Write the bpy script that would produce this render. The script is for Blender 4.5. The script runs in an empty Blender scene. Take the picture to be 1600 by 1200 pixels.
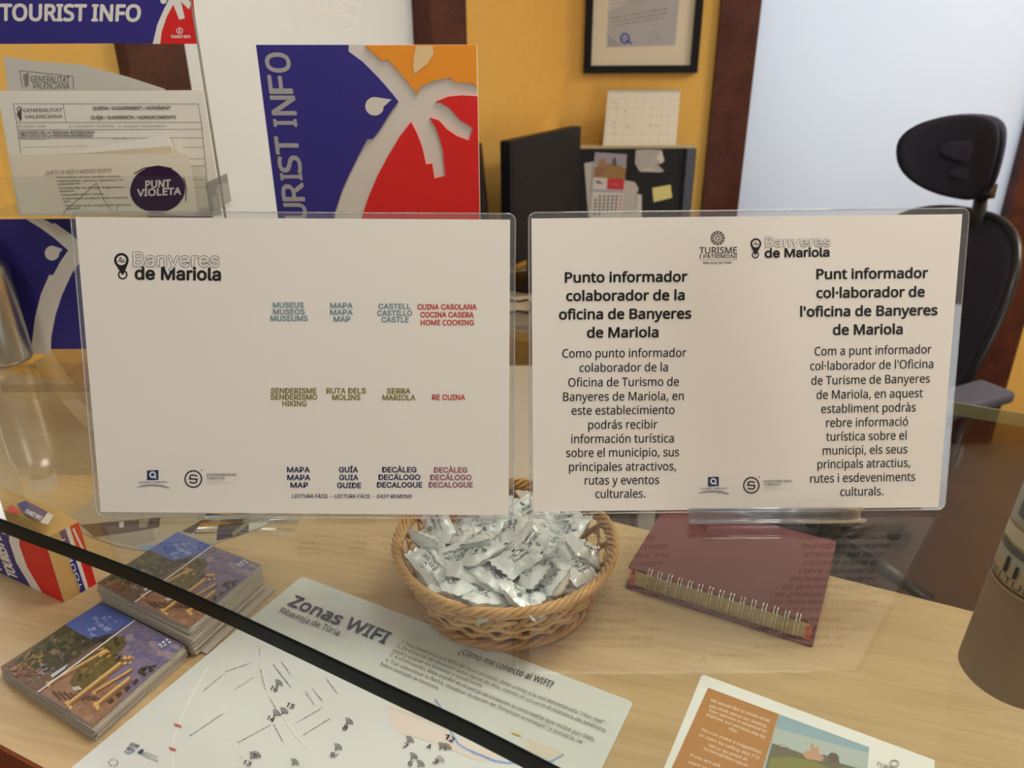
import bpy, bmesh, math, random, os
from mathutils import Vector as V, Matrix as M
random.seed(7)
SC = bpy.context.scene
COL = SC.collection
PI = math.pi
# ------------------------------------------------------------------ camera, light, exposure
F = 1202.0                       # focal length in pixels of the 1600 px wide frame
H = 0.32                         # lens height above the glass shelf (z = 0 is the glass top)
W = 0.115                        # wood worktop lies this far below the glass
dn = V((814 - 800, 3262 - 600, F)).normalized()      # plumb direction seen by the lens
up = -dn
f0 = V((0, 0, 1)); fy = (f0 - up * f0.dot(up)).normalized()
rx = fy.cross(up)
if rx.x < 0: rx = -rx
R3 = M((rx, fy, up))             # lens axes -> world axes
cam = bpy.data.cameras.new('camera'); cam_o = bpy.data.objects.new('camera', cam); COL.objects.link(cam_o)
cam.sensor_width = 36; cam.lens = 36 * F / 1600; cam.clip_start = 0.02
rc = R3.col
mw = M.Identity(4)
for i in range(3):
    mw[i][0] = R3[i][0]; mw[i][1] = -R3[i][1]; mw[i][2] = -R3[i][2]
mw[2][3] = H
cam_o.matrix_world = mw
cam.dof.use_dof = True; cam.dof.focus_distance = 0.55; cam.dof.aperture_fstop = 11
SC.camera = cam_o
SC.view_settings.view_transform = 'Standard'; SC.view_settings.look = 'None'
SC.view_settings.gamma = 1; SC.view_settings.use_curve_mapping = False
SC.view_settings.exposure = 0.0
wd = bpy.data.worlds.new('world'); SC.world = wd; wd.use_nodes = True
wd.node_tree.nodes['Background'].inputs[0].default_value = (1.0, 0.93, 0.83, 1)
wd.node_tree.nodes['Background'].inputs[1].default_value = 0.20
def area(name, loc, target, size, energy, color, size_y=None):
    l = bpy.data.lights.new(name, 'AREA'); l.energy = energy; l.color = color; l.size = size
    if size_y: l.shape = 'RECTANGLE'; l.size_y = size_y
    o = bpy.data.objects.new(name, l); COL.objects.link(o); o.location = loc
    o.rotation_euler = (V(target) - V(loc)).to_track_quat('-Z', 'Y').to_euler()
    return o
# daylight on the far side of the two frosted panes
area('daylight_behind_left_pane', (-1.75, 2.35, 0.5), (-0.45, 1.75, 0.3), 1.5, 34, (0.93, 0.97, 1.0))
area('daylight_behind_right_pane', (1.3, 4.0, 0.7), (1.2, 2.9, 0.2), 1.6, 46, (0.92, 0.96, 1.0))
# added cool fill, low right behind the lens, tilted up to brighten the ceiling
area('cool_fill_light', (2.4, -2.0, -0.2), (0.4, 1.3, 0.9), 1.4, 46, (0.93, 0.97, 1.0), 2.0)

# ------------------------------------------------------------------ helpers
def ray(px, py): return (R3 @ V((px - 800, py - 600, F)))
O = V((0, 0, H))
def onz(px, py, z):
    d = ray(px, py); return O + d * ((z - H) / d.z)
def ony(px, py, y):
    d = ray(px, py); return O + d * (y / d.y)
def onplane(px, py, p, n):
    d = ray(px, py); return O + d * ((V(p) - O).dot(n) / d.dot(n))
def wmat(o):
    m = o.matrix_basis.copy()
    while o.parent: o = o.parent; m = o.matrix_basis @ m
    return m
def tag(o, label=None, cat=None, group=None, kind=None):
    if label: o['label'] = label
    if cat: o['category'] = cat
    if group: o['group'] = group
    if kind: o['kind'] = kind
    return o
def thing(name, label, cat, loc=(0, 0, 0), group=None, rotz=0):
    o = bpy.data.objects.new(name, None); COL.objects.link(o); o.empty_display_size = 0.02
    o.location = loc; o.rotation_euler = (0, 0, rotz)
    return tag(o, label, cat, group)
def obj(name, bm, mats, parent=None, smooth=False, kind=None, label=None):
    """bmesh in world coordinates -> one linked mesh object"""
    if not isinstance(mats, (list, tuple)): mats = [mats]
    me = bpy.data.meshes.new(name)
    o = bpy.data.objects.new(name, me); COL.objects.link(o)
    if parent:
        o.parent = parent
        bm.transform(wmat(parent).inverted())
    bm.to_mesh(me); bm.free()
    for m in mats: me.materials.append(m)
    if smooth:
        for p in me.polygons: p.use_smooth = True
    if kind: o['kind'] = kind
    if label: o['label'] = label
    return o
def dup(root, loc=None, rot=None, label=None, group=None):
    r = root.copy(); COL.objects.link(r)
    if loc is not None: r.location = loc
    if rot is not None: r.rotation_euler = rot
    if label: r['label'] = label
    if group: r['group'] = group
    for ch in list(root.children):
        c = ch.copy(); COL.objects.link(c); c.parent = r
        for g in list(ch.children):
            d = g.copy(); COL.objects.link(d); d.parent = c
    return r
def quad(bm, pts, mi=0):
    f = bm.faces.new([bm.verts.new(p) for p in pts]); f.material_index = mi; return f
def hexa(bm, b, t, mi=0):
    """b, t: four bottom and four top corners in the same order"""
    vb = [bm.verts.new(p) for p in b]; vt = [bm.verts.new(p) for p in t]; n = len(b)
    fs = [bm.faces.new(vb[::-1]), bm.faces.new(vt)]
    for i in range(n): fs.append(bm.faces.new([vb[i], vb[(i + 1) % n], vt[(i + 1) % n], vt[i]]))
    for f in fs: f.material_index = mi
    bmesh.ops.recalc_face_normals(bm, faces=fs)
    return fs
def box(bm, c, s, rot=None, mi=0):
    """c centre, s full sizes, rot 3x3 matrix"""
    r = rot or M.Identity(3); c = V(c)
    P = [c + r @ V((sx * s[0] / 2, sy * s[1] / 2, -s[2] / 2)) for sx, sy in ((-1, -1), (1, -1), (1, 1), (-1, 1))]
    T = [p + r @ V((0, 0, s[2])) for p in P]
    return hexa(bm, P, T, mi)
def bev(bm, w, seg=2):
    bmesh.ops.bevel(bm, geom=list(bm.edges), offset=w, segments=seg, profile=0.6, affect='EDGES', clamp_overlap=True)
def tube(bm, pts, r, seg=8, closed=False, cap=True, flat=1.0, mi=0, upv=None):
    pts = [V(p) for p in pts]; n = len(pts); rings = []
    rad = r if isinstance(r, (list, tuple)) else [r] * n
    prev = None
    for i, p in enumerate(pts):
        a = pts[(i - 1) % n] if (closed or i) else p
        b = pts[(i + 1) % n] if (closed or i < n - 1) else p
        t = (b - a).normalized()
        if upv is not None: u = V(upv) if not callable(upv) else upv(i)
        elif prev is None: u = V((0, 0, 1)) if abs(t.z) < 0.9 else V((1, 0, 0))
        else: u = prev
        u = (u - t * u.dot(t)).normalized(); prev = u; w = t.cross(u)
        rings.append([bm.verts.new(p + (u * math.cos(k * 2 * PI / seg) * flat + w * math.sin(k * 2 * PI / seg)) * rad[i]) for k in range(seg)])
    for i in range(n if closed else n - 1):
        A, B = rings[i], rings[(i + 1) % n]
        for k in range(seg):
            f = bm.faces.new([A[k], A[(k + 1) % seg], B[(k + 1) % seg], B[k]]); f.material_index = mi
    if cap and not closed:
        bm.faces.new(rings[0][::-1]).material_index = mi; bm.faces.new(rings[-1]).material_index = mi
def lathe(bm, prof, c, seg=40, mi=0):
    """prof: list of (radius, z) from bottom to top"""
    c = V(c); rings = []
    for r, z in prof:
        if r < 1e-5: rings.append([bm.verts.new(c + V((0, 0, z)))])
        else: rings.append([bm.verts.new(c + V((r * math.cos(k * 2 * PI / seg), r * math.sin(k * 2 * PI / seg), z))) for k in range(seg)])
    for A, B in zip(rings, rings[1:]):
        for k in range(seg):
            q = [A[k % len(A)], A[(k + 1) % len(A)], B[(k + 1) % len(B)], B[k % len(B)]]
            q = list(dict.fromkeys(q))
            if len(q) > 2: bm.faces.new(q).material_index = mi
def rrect(w, h, r, n=6):
    P = []
    for cx, cy, a in ((w - r, h - r, 0), (r, h - r, 90), (r, r, 180), (w - r, r, 270)):
        for k in range(n + 1):
            t = math.radians(a + 90 * k / n); P.append((cx + r * math.cos(t), cy + r * math.sin(t)))
    return P

# ------------------------------------------------------------------ materials
def srgb(c): return tuple((x / 12.92 if x <= 0.04045 else ((x + 0.055) / 1.055) ** 2.4) for x in (v / 255 for v in c)) + (1,)
MC = {}
def mat(name, c, rough=0.5, metal=0.0, noise=0.0, scale=40, spec=0.5, coat=0.0, bump=0.0, stretch=None, trans=0.0):
    if name in MC: return MC[name]
    m = bpy.data.materials.new(name); m.use_nodes = True; MC[name] = m
    nt = m.node_tree; b = nt.nodes['Principled BSDF']
    col = srgb(c)
    b.inputs['Base Color'].default_value = col; b.inputs['Roughness'].default_value = rough
    b.inputs['Metallic'].default_value = metal; b.inputs['Specular IOR Level'].default_value = spec
    b.inputs['Coat Weight'].default_value = coat; b.inputs['Coat Roughness'].default_value = 0.08
    if noise or bump:
        tc = nt.nodes.new('ShaderNodeTexCoord'); mp = nt.nodes.new('ShaderNodeMapping'); nz = nt.nodes.new('ShaderNodeTexNoise')
        if stretch: mp.inputs['Scale'].default_value = stretch
        nz.inputs['Scale'].default_value = scale; nz.inputs['Detail'].default_value = 4
        nt.links.new(tc.outputs['Object'], mp.inputs[0]); nt.links.new(mp.outputs[0], nz.inputs['Vector'])
        if noise:
            mx = nt.nodes.new('ShaderNodeMix'); mx.data_type = 'RGBA'
            mx.inputs[6].default_value = tuple(max(0, v * (1 - noise)) for v in col[:3]) + (1,)
            mx.inputs[7].default_value = tuple(min(1, v * (1 + noise)) for v in col[:3]) + (1,)
            nt.links.new(nz.outputs['Fac'], mx.inputs[0]); nt.links.new(mx.outputs[2], b.inputs['Base Color'])
        if bump:
            bp = nt.nodes.new('ShaderNodeBump'); bp.inputs['Strength'].default_value = bump; bp.inputs['Distance'].default_value = 0.002
            nt.links.new(nz.outputs['Fac'], bp.inputs['Height']); nt.links.new(bp.outputs[0], b.inputs['Normal'])
    return m
def ink(c, rough=0.45): return mat('print_%02x%02x%02x' % tuple(int(v) for v in c), c, rough, spec=0.3)
def photo_ink(c): return mat('photo_%02x%02x%02x' % tuple(int(v) for v in c), c, .4, noise=.45, scale=260, spec=.3)
def clear(name, tint=(1, 1, 1), ior=1.45, gain=1.0, haze=0.0, rough=0.02, rim=0.0):
    """thin clear sheet: straight transmission plus Fresnel reflection off the outer faces"""
    if name in MC: return MC[name]
    m = bpy.data.materials.new(name); m.use_nodes = True; MC[name] = m
    nt = m.node_tree; n = nt.nodes; n.clear(); L = nt.links.new
    out = n.new('ShaderNodeOutputMaterial'); tr = n.new('ShaderNodeBsdfTransparent'); tr.inputs[0].default_value = tint + (1,)
    gl = n.new('ShaderNodeBsdfGlossy'); gl.inputs['Roughness'].default_value = rough
    fr = n.new('ShaderNodeFresnel'); fr.inputs[0].default_value = ior
    ge = n.new('ShaderNodeNewGeometry')
    inv = n.new('ShaderNodeMath'); inv.operation = 'SUBTRACT'; inv.inputs[0].default_value = 1; L(ge.outputs['Backfacing'], inv.inputs[1])
    mu = n.new('ShaderNodeMath'); mu.operation = 'MULTIPLY'; L(fr.outputs[0], mu.inputs[0]); L(inv.outputs[0], mu.inputs[1])
    m2 = n.new('ShaderNodeMath'); m2.operation = 'MULTIPLY'; m2.use_clamp = True; L(mu.outputs[0], m2.inputs[0]); m2.inputs[1].default_value = gain
    base = tr
    if haze:
        df = n.new('ShaderNodeBsdfDiffuse'); df.inputs[0].default_value = (0.8, 0.8, 0.8, 1)
        mh = n.new('ShaderNodeMixShader'); mh.inputs[0].default_value = haze; L(tr.outputs[0], mh.inputs[1]); L(df.outputs[0], mh.inputs[2]); base = mh
    mx = n.new('ShaderNodeMixShader'); L(m2.outputs[0], mx.inputs[0]); L(base.outputs[0], mx.inputs[1]); L(gl.outputs[0], mx.inputs[2])
    L(mx.outputs[0], out.inputs[0])
    return m
def frosted(name, c, tw=0.6):
    m = bpy.data.materials.new(name); m.use_nodes = True; nt = m.node_tree; n = nt.nodes; n.clear(); L = nt.links.new
    out = n.new('ShaderNodeOutputMaterial'); t = n.new('ShaderNodeBsdfTranslucent'); d = n.new('ShaderNodeBsdfDiffuse')
    t.inputs[0].default_value = srgb(c); d.inputs[0].default_value = srgb(c)
    mx = n.new('ShaderNodeMixShader'); mx.inputs[0].default_value = tw; L(d.outputs[0], mx.inputs[1]); L(t.outputs[0], mx.inputs[2])
    g = n.new('ShaderNodeBsdfGlossy'); g.inputs['Roughness'].default_value = 0.35
    m2 = n.new('ShaderNodeMixShader'); m2.inputs[0].default_value = 0.04; L(mx.outputs[0], m2.inputs[1]); L(g.outputs[0], m2.inputs[2])
    L(m2.outputs[0], out.inputs[0]); return m
def emis(name, c, s):
    m = bpy.data.materials.new(name); m.use_nodes = True; n = m.node_tree.nodes; n.clear()
    e = n.new('ShaderNodeEmission'); e.inputs[0].default_value = srgb(c); e.inputs[1].default_value = s
    o = n.new('ShaderNodeOutputMaterial'); m.node_tree.links.new(e.outputs[0], o.inputs[0]); return m
def wood(name, c1, c2, ang=0.0, gscale=1.0, rough=0.42, spec=0.4):
    if name in MC: return MC[name]
    m = bpy.data.materials.new(name); m.use_nodes = True; MC[name] = m
    nt = m.node_tree; L = nt.links.new; n = nt.nodes; b = n['Principled BSDF']
    tc = n.new('ShaderNodeTexCoord'); mp = n.new('ShaderNodeMapping'); mp.inputs['Rotation'].default_value = (0, 0, ang)
    m2 = n.new('ShaderNodeMapping'); m2.inputs['Scale'].default_value = (3 * gscale, 60 * gscale, 60 * gscale)
    nz = n.new('ShaderNodeTexNoise'); nz.inputs['Scale'].default_value = 3.2; nz.inputs['Detail'].default_value = 7; nz.inputs['Roughness'].default_value = 0.62; nz.inputs['Distortion'].default_value = 0.4
    m3 = n.new('ShaderNodeMapping'); m3.inputs['Scale'].default_value = (1.4 * gscale, 9 * gscale, 9 * gscale)
    nb = n.new('ShaderNodeTexNoise'); nb.inputs['Scale'].default_value = 2.5; nb.inputs['Detail'].default_value = 3
    L(tc.outputs['Object'], mp.inputs[0]); L(mp.outputs[0], m2.inputs[0]); L(mp.outputs[0], m3.inputs[0]); L(m2.outputs[0], nz.inputs['Vector']); L(m3.outputs[0], nb.inputs['Vector'])
    ad = n.new('ShaderNodeMath'); ad.operation = 'ADD'; L(nz.outputs['Fac'], ad.inputs[0]); L(nb.outputs['Fac'], ad.inputs[1])
    rp = n.new('ShaderNodeMapRange'); rp.inputs[1].default_value = 0.7; rp.inputs[2].default_value = 1.3; L(ad.outputs[0], rp.inputs[0])
    mx = n.new('ShaderNodeMix'); mx.data_type = 'RGBA'; mx.inputs[6].default_value = srgb(c1); mx.inputs[7].default_value = srgb(c2); L(rp.outputs[0], mx.inputs[0])
    L(mx.outputs[2], b.inputs['Base Color']); b.inputs['Roughness'].default_value = rough; b.inputs['Specular IOR Level'].default_value = spec
    return m

PAPER = mat('white_paper', (230, 223, 213), 0.5, spec=0.3)
PAPER_C = (230, 223, 213)
ACRYL = clear('clear_acrylic', (0.97, 0.98, 0.98), 1.45, 1.3)
POUCH = clear('laminating_film', (0.95, 0.95, 0.94), 1.5, 1.6, haze=0.06)
RIM = clear('polished_acrylic_edge', (0.86, 0.90, 0.92), 1.6, 3.0, haze=0.18)
GLASS = clear('counter_glass', (0.95, 0.965, 0.945), 1.52, 1.75)
BLACK = mat('black_plastic', (22, 21, 23), 0.5, spec=.25)
DARKWOOD = wood('dark_stained_wood', (64, 31, 22), (98, 52, 38), PI / 2, 0.6, 0.5, 0.25)
YEL = mat('yellow_wall_paint', (234, 188, 98), 0.7, noise=0.05, scale=30, bump=0.15, spec=0.2)

# ------------------------------------------------------------------ printing: text and flat shapes laid on a page
FD = os.path.join(bpy.utils.resource_path('LOCAL'), 'datafiles', 'fonts')   # the typefaces that ship with Blender
def font(fn):
    try: return bpy.data.fonts.load(os.path.join(FD, fn))
    except Exception: return None
FONTS = {'o': font('NotoSansHebrew-Regular.woff2'), 'i': font('Inter.woff2'), 'g': None}
TCACHE = {}
def glyphs(s, fk):
    k = (s, fk)
    if k not in TCACHE:
        c = bpy.data.curves.new('text', 'FONT'); c.body = s; c.resolution_u = 3
        if FONTS[fk]: c.font = FONTS[fk]
        o = bpy.data.objects.new('text', c)
        me = bpy.data.meshes.new_from_object(o)
        TCACHE[k] = ([tuple(v.co) for v in me.vertices], [tuple(p.vertices) for p in me.polygons])
        bpy.data.objects.remove(o); bpy.data.curves.remove(c); bpy.data.meshes.remove(me)
    return TCACHE[k]
class Page:
    """a plane in the room: origin p, unit axes ex, ey; everything printed on it is added in local metres"""
    def __init__(s, p, ex, ey, lift=0.0003):
        s.p = V(p); s.ex = V(ex).normalized(); s.n = s.ex.cross(V(ey)).normalized(); s.ey = s.n.cross(s.ex)
        s.lift = lift; s.k = 0; s.start()
    def start(s): s.bm = bmesh.new(); s.mats = []
    def mi(s, c):
        m = c if isinstance(c, bpy.types.Material) else ink(c)
        if m not in s.mats: s.mats.append(m)
        return s.mats.index(m)
    def uv(s, q):
        w = onplane(q[0], q[1], s.p, s.n) - s.p
        return V((w.dot(s.ex), w.dot(s.ey)))
    def w(s, u, v, dz=0.0): return s.p + s.ex * u + s.ey * v + s.n * (s.lift + dz)
    def poly(s, pts, c, px=True, thick=0):
        if px: pts = [s.uv(q) for q in pts]
        s.k += 1; z = s.k * 4e-6
        if thick:
            ring = [s.w(u, v, z) for u, v in pts]; hexa(s.bm, ring, [p + s.n * thick for p in ring], s.mi(c)); return
        bmv = [s.bm.verts.new(s.w(u, v, z)) for u, v in pts]
        f = s.bm.faces.new(bmv); f.material_index = s.mi(c); f.normal_update()
        if f.normal.dot(s.n) < 0: f.normal_flip()
    def ell(s, c, r, col, px=True, n=28, ry=None, a0=0, a1=360):
        ry = ry or r
        s.poly([(c[0] + r * math.cos(math.radians(a0 + (a1 - a0) * k / n)), c[1] + ry * math.sin(math.radians(a0 + (a1 - a0) * k / n))) for k in range(n)], col, px)
    def ring(s, c, r, t, col, px=True, n=32, ry=None, a0=0, a1=360):
        ry = ry or r
        P = lambda q, k: (c[0] + (r + q) * math.cos(math.radians(a0 + (a1 - a0) * k / n)), c[1] + (ry + q) * math.sin(math.radians(a0 + (a1 - a0) * k / n)))
        s.k += 1
        for k in range(n):
            s.k -= 1; s.poly([P(-t / 2, k), P(t / 2, k), P(t / 2, k + 1), P(-t / 2, k + 1)], col, px)
    def line(s, a, b, t, col, px=True):
        a, b = V(a), V(b); d = (b - a).normalized(); q = V((-d.y, d.x)) * t / 2
        s.poly([a - q, b - q, b + q, a + q], col, px)
    def path(s, pts, t, col, px=True):
        for a, b in zip(pts, pts[1:]): s.line(a, b, t, col, px)
    def text(s, body, a, b, cap, col, fk='o', bold=0.0, top=None, outline=None, px=True, slant=0.0):
        """a, b: ends of the baseline; cap: capital height (or top = offset to the capital line)"""
        vs, fs = glyphs(body, fk); hv, _ = glyphs('H', fk); bold *= .62
        if not vs: return
        top = top or (0, -cap if px else cap)
        if px: A = s.uv(a); B = s.uv(b); T = s.uv((a[0] + top[0], a[1] + top[1]))
        else: A = V(a); B = V(b); T = V((a[0] + top[0], a[1] + top[1]))
        x0 = min(v[0] for v in vs); x1 = max(v[0] for v in vs); hh = max(v[1] for v in hv)
        U = (B - A) / (x1 - x0); Y = (T - A) / hh
        def put(col, b, n):
            offs = [(0, 0)] + ([(b * math.cos(2 * PI * k / n), b * math.sin(2 * PI * k / n)) for k in range(n)] if b else [])
            mi = s.mi(col); s.k += (1 if outline else 0)
            for j, (ox, oy) in enumerate(offs):
                z = s.k * 4e-6 + 6e-6 + j * 1e-7
                vv = []
                sx = ox * hh * Y.length / U.length
                for v in vs:
                    q = A + U * (v[0] - x0 + sx + slant * v[1]) + Y * (v[1] + oy * hh); vv.append(s.bm.verts.new(s.w(q.x, q.y, z)))
                for f in fs:
                    try: ff = s.bm.faces.new([vv[i] for i in f])
                    except ValueError: continue
                    ff.material_index = mi; ff.normal_update()
                    if ff.normal.dot(s.n) < 0: ff.normal_flip()
        if outline: put(outline, bold + 0.036, 8); put(col, bold, 8)
        else: put(col, bold, 8)
    def scribble(s, a, b, h, col, seed=1):
        """a line of print too small to read: short uneven strokes"""
        a, b = V(a), V(b); L = (b - a).length; d = (b - a) / L; r = random.Random(seed + int(a.x * 7 + a.y)); x = 0.0
        while x < L - h * .5:
            w = min(h * r.uniform(.5, 2.2), L - x); s.line(a + d * x, a + d * (x + w), h * r.uniform(.28, .5), col); x += w + h * r.uniform(.2, .7)
    def put(s, name, parent, label=None):
        o = obj(name, s.bm, s.mats, parent, label=label); s.start(); return o
def ZM(x0, y0, k): return lambda x, y: (x0 + x / k, y0 + y / k)       # reading off an enlarged piece of the photograph
def plate(bm, pg, P2, z0, z1, mi=0):
    """extrude a 2-D outline (page metres) between two heights above the page"""
    hexa(bm, [pg.p + pg.ex * u + pg.ey * v + pg.n * z0 for u, v in P2], [pg.p + pg.ex * u + pg.ey * v + pg.n * z1 for u, v in P2], mi)

# ================================================================== THE ROOM
ZF, ZC = -1.10, 1.22             # floor and ceiling, measured from the glass top
P0 = ony(688, 57, 2.2)
LD = V((0.516, 0.857, 0)).normalized(); LN = V((LD.y, -LD.x, 0))
lt = lambda px, py: (onplane(px, py, P0, LN) - P0).dot(LD)
tc_ = lt(883, 40); DY = (P0 + LD * tc_).y; XC = (P0 + LD * tc_).x
def wallseg(name, p, d, t0, t1, z0, z1, th, m, front=0.0, kind='structure'):
    """upright slab along direction d; its room face stands `front` ahead of the wall line"""
    n = V((d.y, -d.x, 0)); bm = bmesh.new()
    a = p + d * t0 + n * front; b = p + d * t1 + n * front; dp = th + max(front, 0); c = b - n * dp; e = a - n * dp
    hexa(bm, [V((q.x, q.y, z0)) for q in (a, b, c, e)], [V((q.x, q.y, z1)) for q in (a, b, c, e)])
    return obj(name, bm, m, kind=kind)
tl0, tl1, tr0, tr1 = lt(178, 70), lt(271, 70), lt(660, 50), lt(715, 50)
wallseg('wall_left', P0, LD, (1.12 - P0.y) / LD.y, tl0, ZF, ZC, 0.10, YEL)
wallseg('trim_1', P0, LD, tl0, tl1, ZF, ZC, 0.10, DARKWOOD, 0.03)
wallseg('trim_2', P0, LD, tr0, tr1, ZF, ZC, 0.10, DARKWOOD, 0.03)
wallseg('wall_left_far', P0, LD, tr1, tc_, ZF, ZC, 0.10, YEL)
FROST_L = frosted('frosted_glass_left', (236, 236, 232), 0.5)
FROST_R = frosted('frosted_glass_right', (226, 232, 240), 0.6)
win = wallseg('window_1', P0, LD, tl1, tr0, ZF, ZC, 0.012, FROST_L, -0.03)
# the crown etched into the left pane
pc = P0 - LN * 0.03
pg = Page(pc, LD, (0, 0, 1), 0.0006)
ETCH = mat('white_etched_line', (253, 253, 252), .9, spec=.1)
z = ZM(420, 0, 8.889)
c0 = z(760, 320)
pg.ring(c0, 52, 2.6, ETCH, ry=15.5, n=48)
pg.ring((c0[0], c0[1] - 5.0), 52, 1.9, ETCH, ry=15.5, n=30, a0=184, a1=356)
pg.ring((c0[0] - 1, c0[1] - 21), 57, 2.2, ETCH, ry=17, n=30, a0=182, a1=358)
pg.ring((c0[0] - 1, c0[1] - 24), 58, 1.8, ETCH, ry=17, n=30, a0=182, a1=358)
pg.line(z(240, 0), z(310, 320), 1.6, ETCH); pg.line(z(1260, 60), z(1200, 350), 1.6, ETCH)
pg.line(z(785, 210), z(810, 440), 1.2, ETCH)
pg.ring(z(745, 65), 6.5, 1.3, ETCH)
q = z(990, 110)
pg.path([(q[0], q[1] - 6), (q[0] + 6, q[1]), (q[0], q[1] + 6), (q[0] - 6, q[1]), (q[0], q[1] - 6)], 1.4, ETCH)
for dx, dy in ((0, -8), (8, 0), (0, 8), (-8, 0)): pg.ell((q[0] + dx, q[1] + dy), 2.1, ETCH, n=12)
pg.ell(z(425, 55), 2.4, ETCH, n=12); pg.ell(z(515, 145), 2.0, ETCH, n=12)
pg.ring(z(290, 175), 4, 1.2, ETCH, ry=6)
for k in range(5):
    pg.ring((c0[0] - 50 + 25 * k, -22 - (8 if k % 2 else 14)), 8, 1.6, ETCH)
pg.ring(z(1225, 20), 5, 1.5, ETCH, ry=6)
pg.put('etched_crown', win, 'white crown drawn on the frosted pane')

back = V((XC, DY, 0)); BD = V((1, 0, 0))
bt = lambda px, py: ony(px, py, DY).x - XC
b0, b1, b2 = bt(1126, 0), bt(1188, 0), bt(1600, 224)
b3 = bt(1600, 490)
wallseg('wall_back', back, BD, 0.0, b0, ZF, ZC, 0.10, YEL)
wallseg('trim_3', back, BD, b0, b1, ZF, ZC, 0.10, DARKWOOD, 0.02)
wallseg('door_1', back, BD, b1, b2, ZF, ZC, 0.012, FROST_R, -0.03)
wallseg('trim_4', back, BD, b2, b3, ZF, ZC, 0.10, DARKWOOD, 0.02)
XR = 2.6
wallseg('wall_back_right', back, BD, b3, XR - XC, ZF, ZC, 0.10, YEL)
wallseg('wall_right', V((XR, DY, 0)), V((0, -1, 0)), 0, DY + 2.4, ZF, ZC, 0.10, YEL)
FLOORM = wood('reddish_floor_boards', (44, 26, 20), (66, 38, 26), 0.4, 0.5, 0.4)
bm = bmesh.new(); box(bm, (0.2, 0.9, ZF - 0.05), (6.4, 7.4, 0.1)); obj('floor', bm, FLOORM, kind='structure')
bm = bmesh.new(); box(bm, (0.2, 0.9, ZC + 0.05), (6.4, 7.4, 0.1)); obj('ceiling', bm, mat('white_ceiling', (232, 228, 220), 0.8), kind='structure')

# ceiling lamps: square recessed panels
LAMP = emis('lamp_diffuser', (255, 249, 240), 13.5)
LAMP_FILL = emis('office_fill_diffuser', (255, 246, 232), 36)  # added unseen office lamp, made strong to brighten the yellow walls
def ceiling_lamp(x, y, sx, sy, label, m=None):
    t = thing('ceiling_light', label, 'ceiling light', (x, y, ZC), 'recessed ceiling lamps')
    bm = bmesh.new()
    for dx, dy, w_, d_ in ((0, sy / 2 + .01, sx + .04, .02), (0, -sy / 2 - .01, sx + .04, .02), (sx / 2 + .01, 0, .02, sy), (-sx / 2 - .01, 0, .02, sy)):
        box(bm, (x + dx, y + dy, ZC - 0.006), (w_, d_, 0.012))
    obj('frame', bm, mat('white_metal', (225, 225, 225), 0.4), t)
    bm = bmesh.new(); box(bm, (x, y, ZC - 0.004), (sx, sy, 0.008)); obj('diffuser', bm, m or LAMP, t)
ceiling_lamp(0.35, 0.55, 0.6, 0.6, 'square ceiling lamp right above the reception counter')
ceiling_lamp(-0.5, -0.9, 0.45, 0.45, 'square ceiling lamp in front of the counter')
ceiling_lamp(2.05, 1.7, 0.5, 0.5, 'added square ceiling lamp on the office chair side', LAMP_FILL)

# ================================================================== COUNTER AND GLASS SHELF
GF = [(-0.84, 0.676), (-0.6, 0.582), (-0.377, 0.475), (-0.231, 0.405), (-0.071, 0.316), (0.021, 0.262), (0.3, 0.085), (0.75, -0.22)]
def smooth(pts, n=6):
    out = []
    for i in range(len(pts) - 1):
        p0 = V(pts[max(i - 1, 0)]); p1 = V(pts[i]); p2 = V(pts[i + 1]); p3 = V(pts[min(i + 2, len(pts) - 1)])
        for k in range(n):
            t = k / n
            out.append(0.5 * ((2 * p1) + (p2 - p0) * t + (2 * p0 - 5 * p1 + 4 * p2 - p3) * t * t + (3 * p1 - p0 - 3 * p2 + p3) * t ** 3))
    return out + [V(pts[-1])]
GFS = smooth(GF)
def slab(bm, front, backf, z0, z1):
    A = [(p.x, p.y) for p in front]; B = [(p.x, backf(p.x)) for p in front][::-1]; P2 = A + B
    hexa(bm, [V((x, y, z0)) for x, y in P2], [V((x, y, z1)) for x, y in P2])
gback = lambda x: 0.867 - 0.49 * x
wback = lambda x: 0.68 - 0.47 * x
WF = [V((p.x, p.y - 0.086)) for p in GFS]
counter = thing('reception_counter', 'light oak reception counter running under the glass shelf', 'counter', (0, 0.4, ZF))
OAK = wood('light_oak', (180, 151, 108), (205, 178, 136), 0.28, 1.0, 0.38)
bm = bmesh.new(); slab(bm, WF, wback, -W - 0.03, -W); obj('worktop', bm, OAK, counter)
bm = bmesh.new(); rows = []
for i, p in enumerate(WF):
    a = WF[max(i - 1, 0)]; b = WF[min(i + 1, len(WF) - 1)]; t = (b - a).normalized(); nn = V((t.y, -t.x))
    o1 = p + nn * 0.0002; o2 = p + nn * 0.002
    rows.append([bm.verts.new(V((o.x, o.y, z_))) for o, z_ in ((o1, -W), (o2, -W - .0015), (o2, -W - .032), (o1, -W - .032))])
for A, B in zip(rows, rows[1:]):
    for k in range(4): bm.faces.new([A[k], A[(k + 1) % 4], B[(k + 1) % 4], B[k]])
bm.faces.new(rows[0]); bm.faces.new(rows[-1][::-1]); bmesh.ops.recalc_face_normals(bm, faces=bm.faces)
obj('front_edging', bm, mat('red_brown_edging', (136, 70, 38), .45, noise=.1, scale=60), counter, label='red-brown front edging')
bm = bmesh.new(); slab(bm, [V((p.x, p.y + 0.12)) for p in WF], lambda x: wback(x) - 0.03, ZF, -W - 0.03)
obj('body', bm, mat('counter_body', (110, 62, 38), 0.5), counter)
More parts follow.
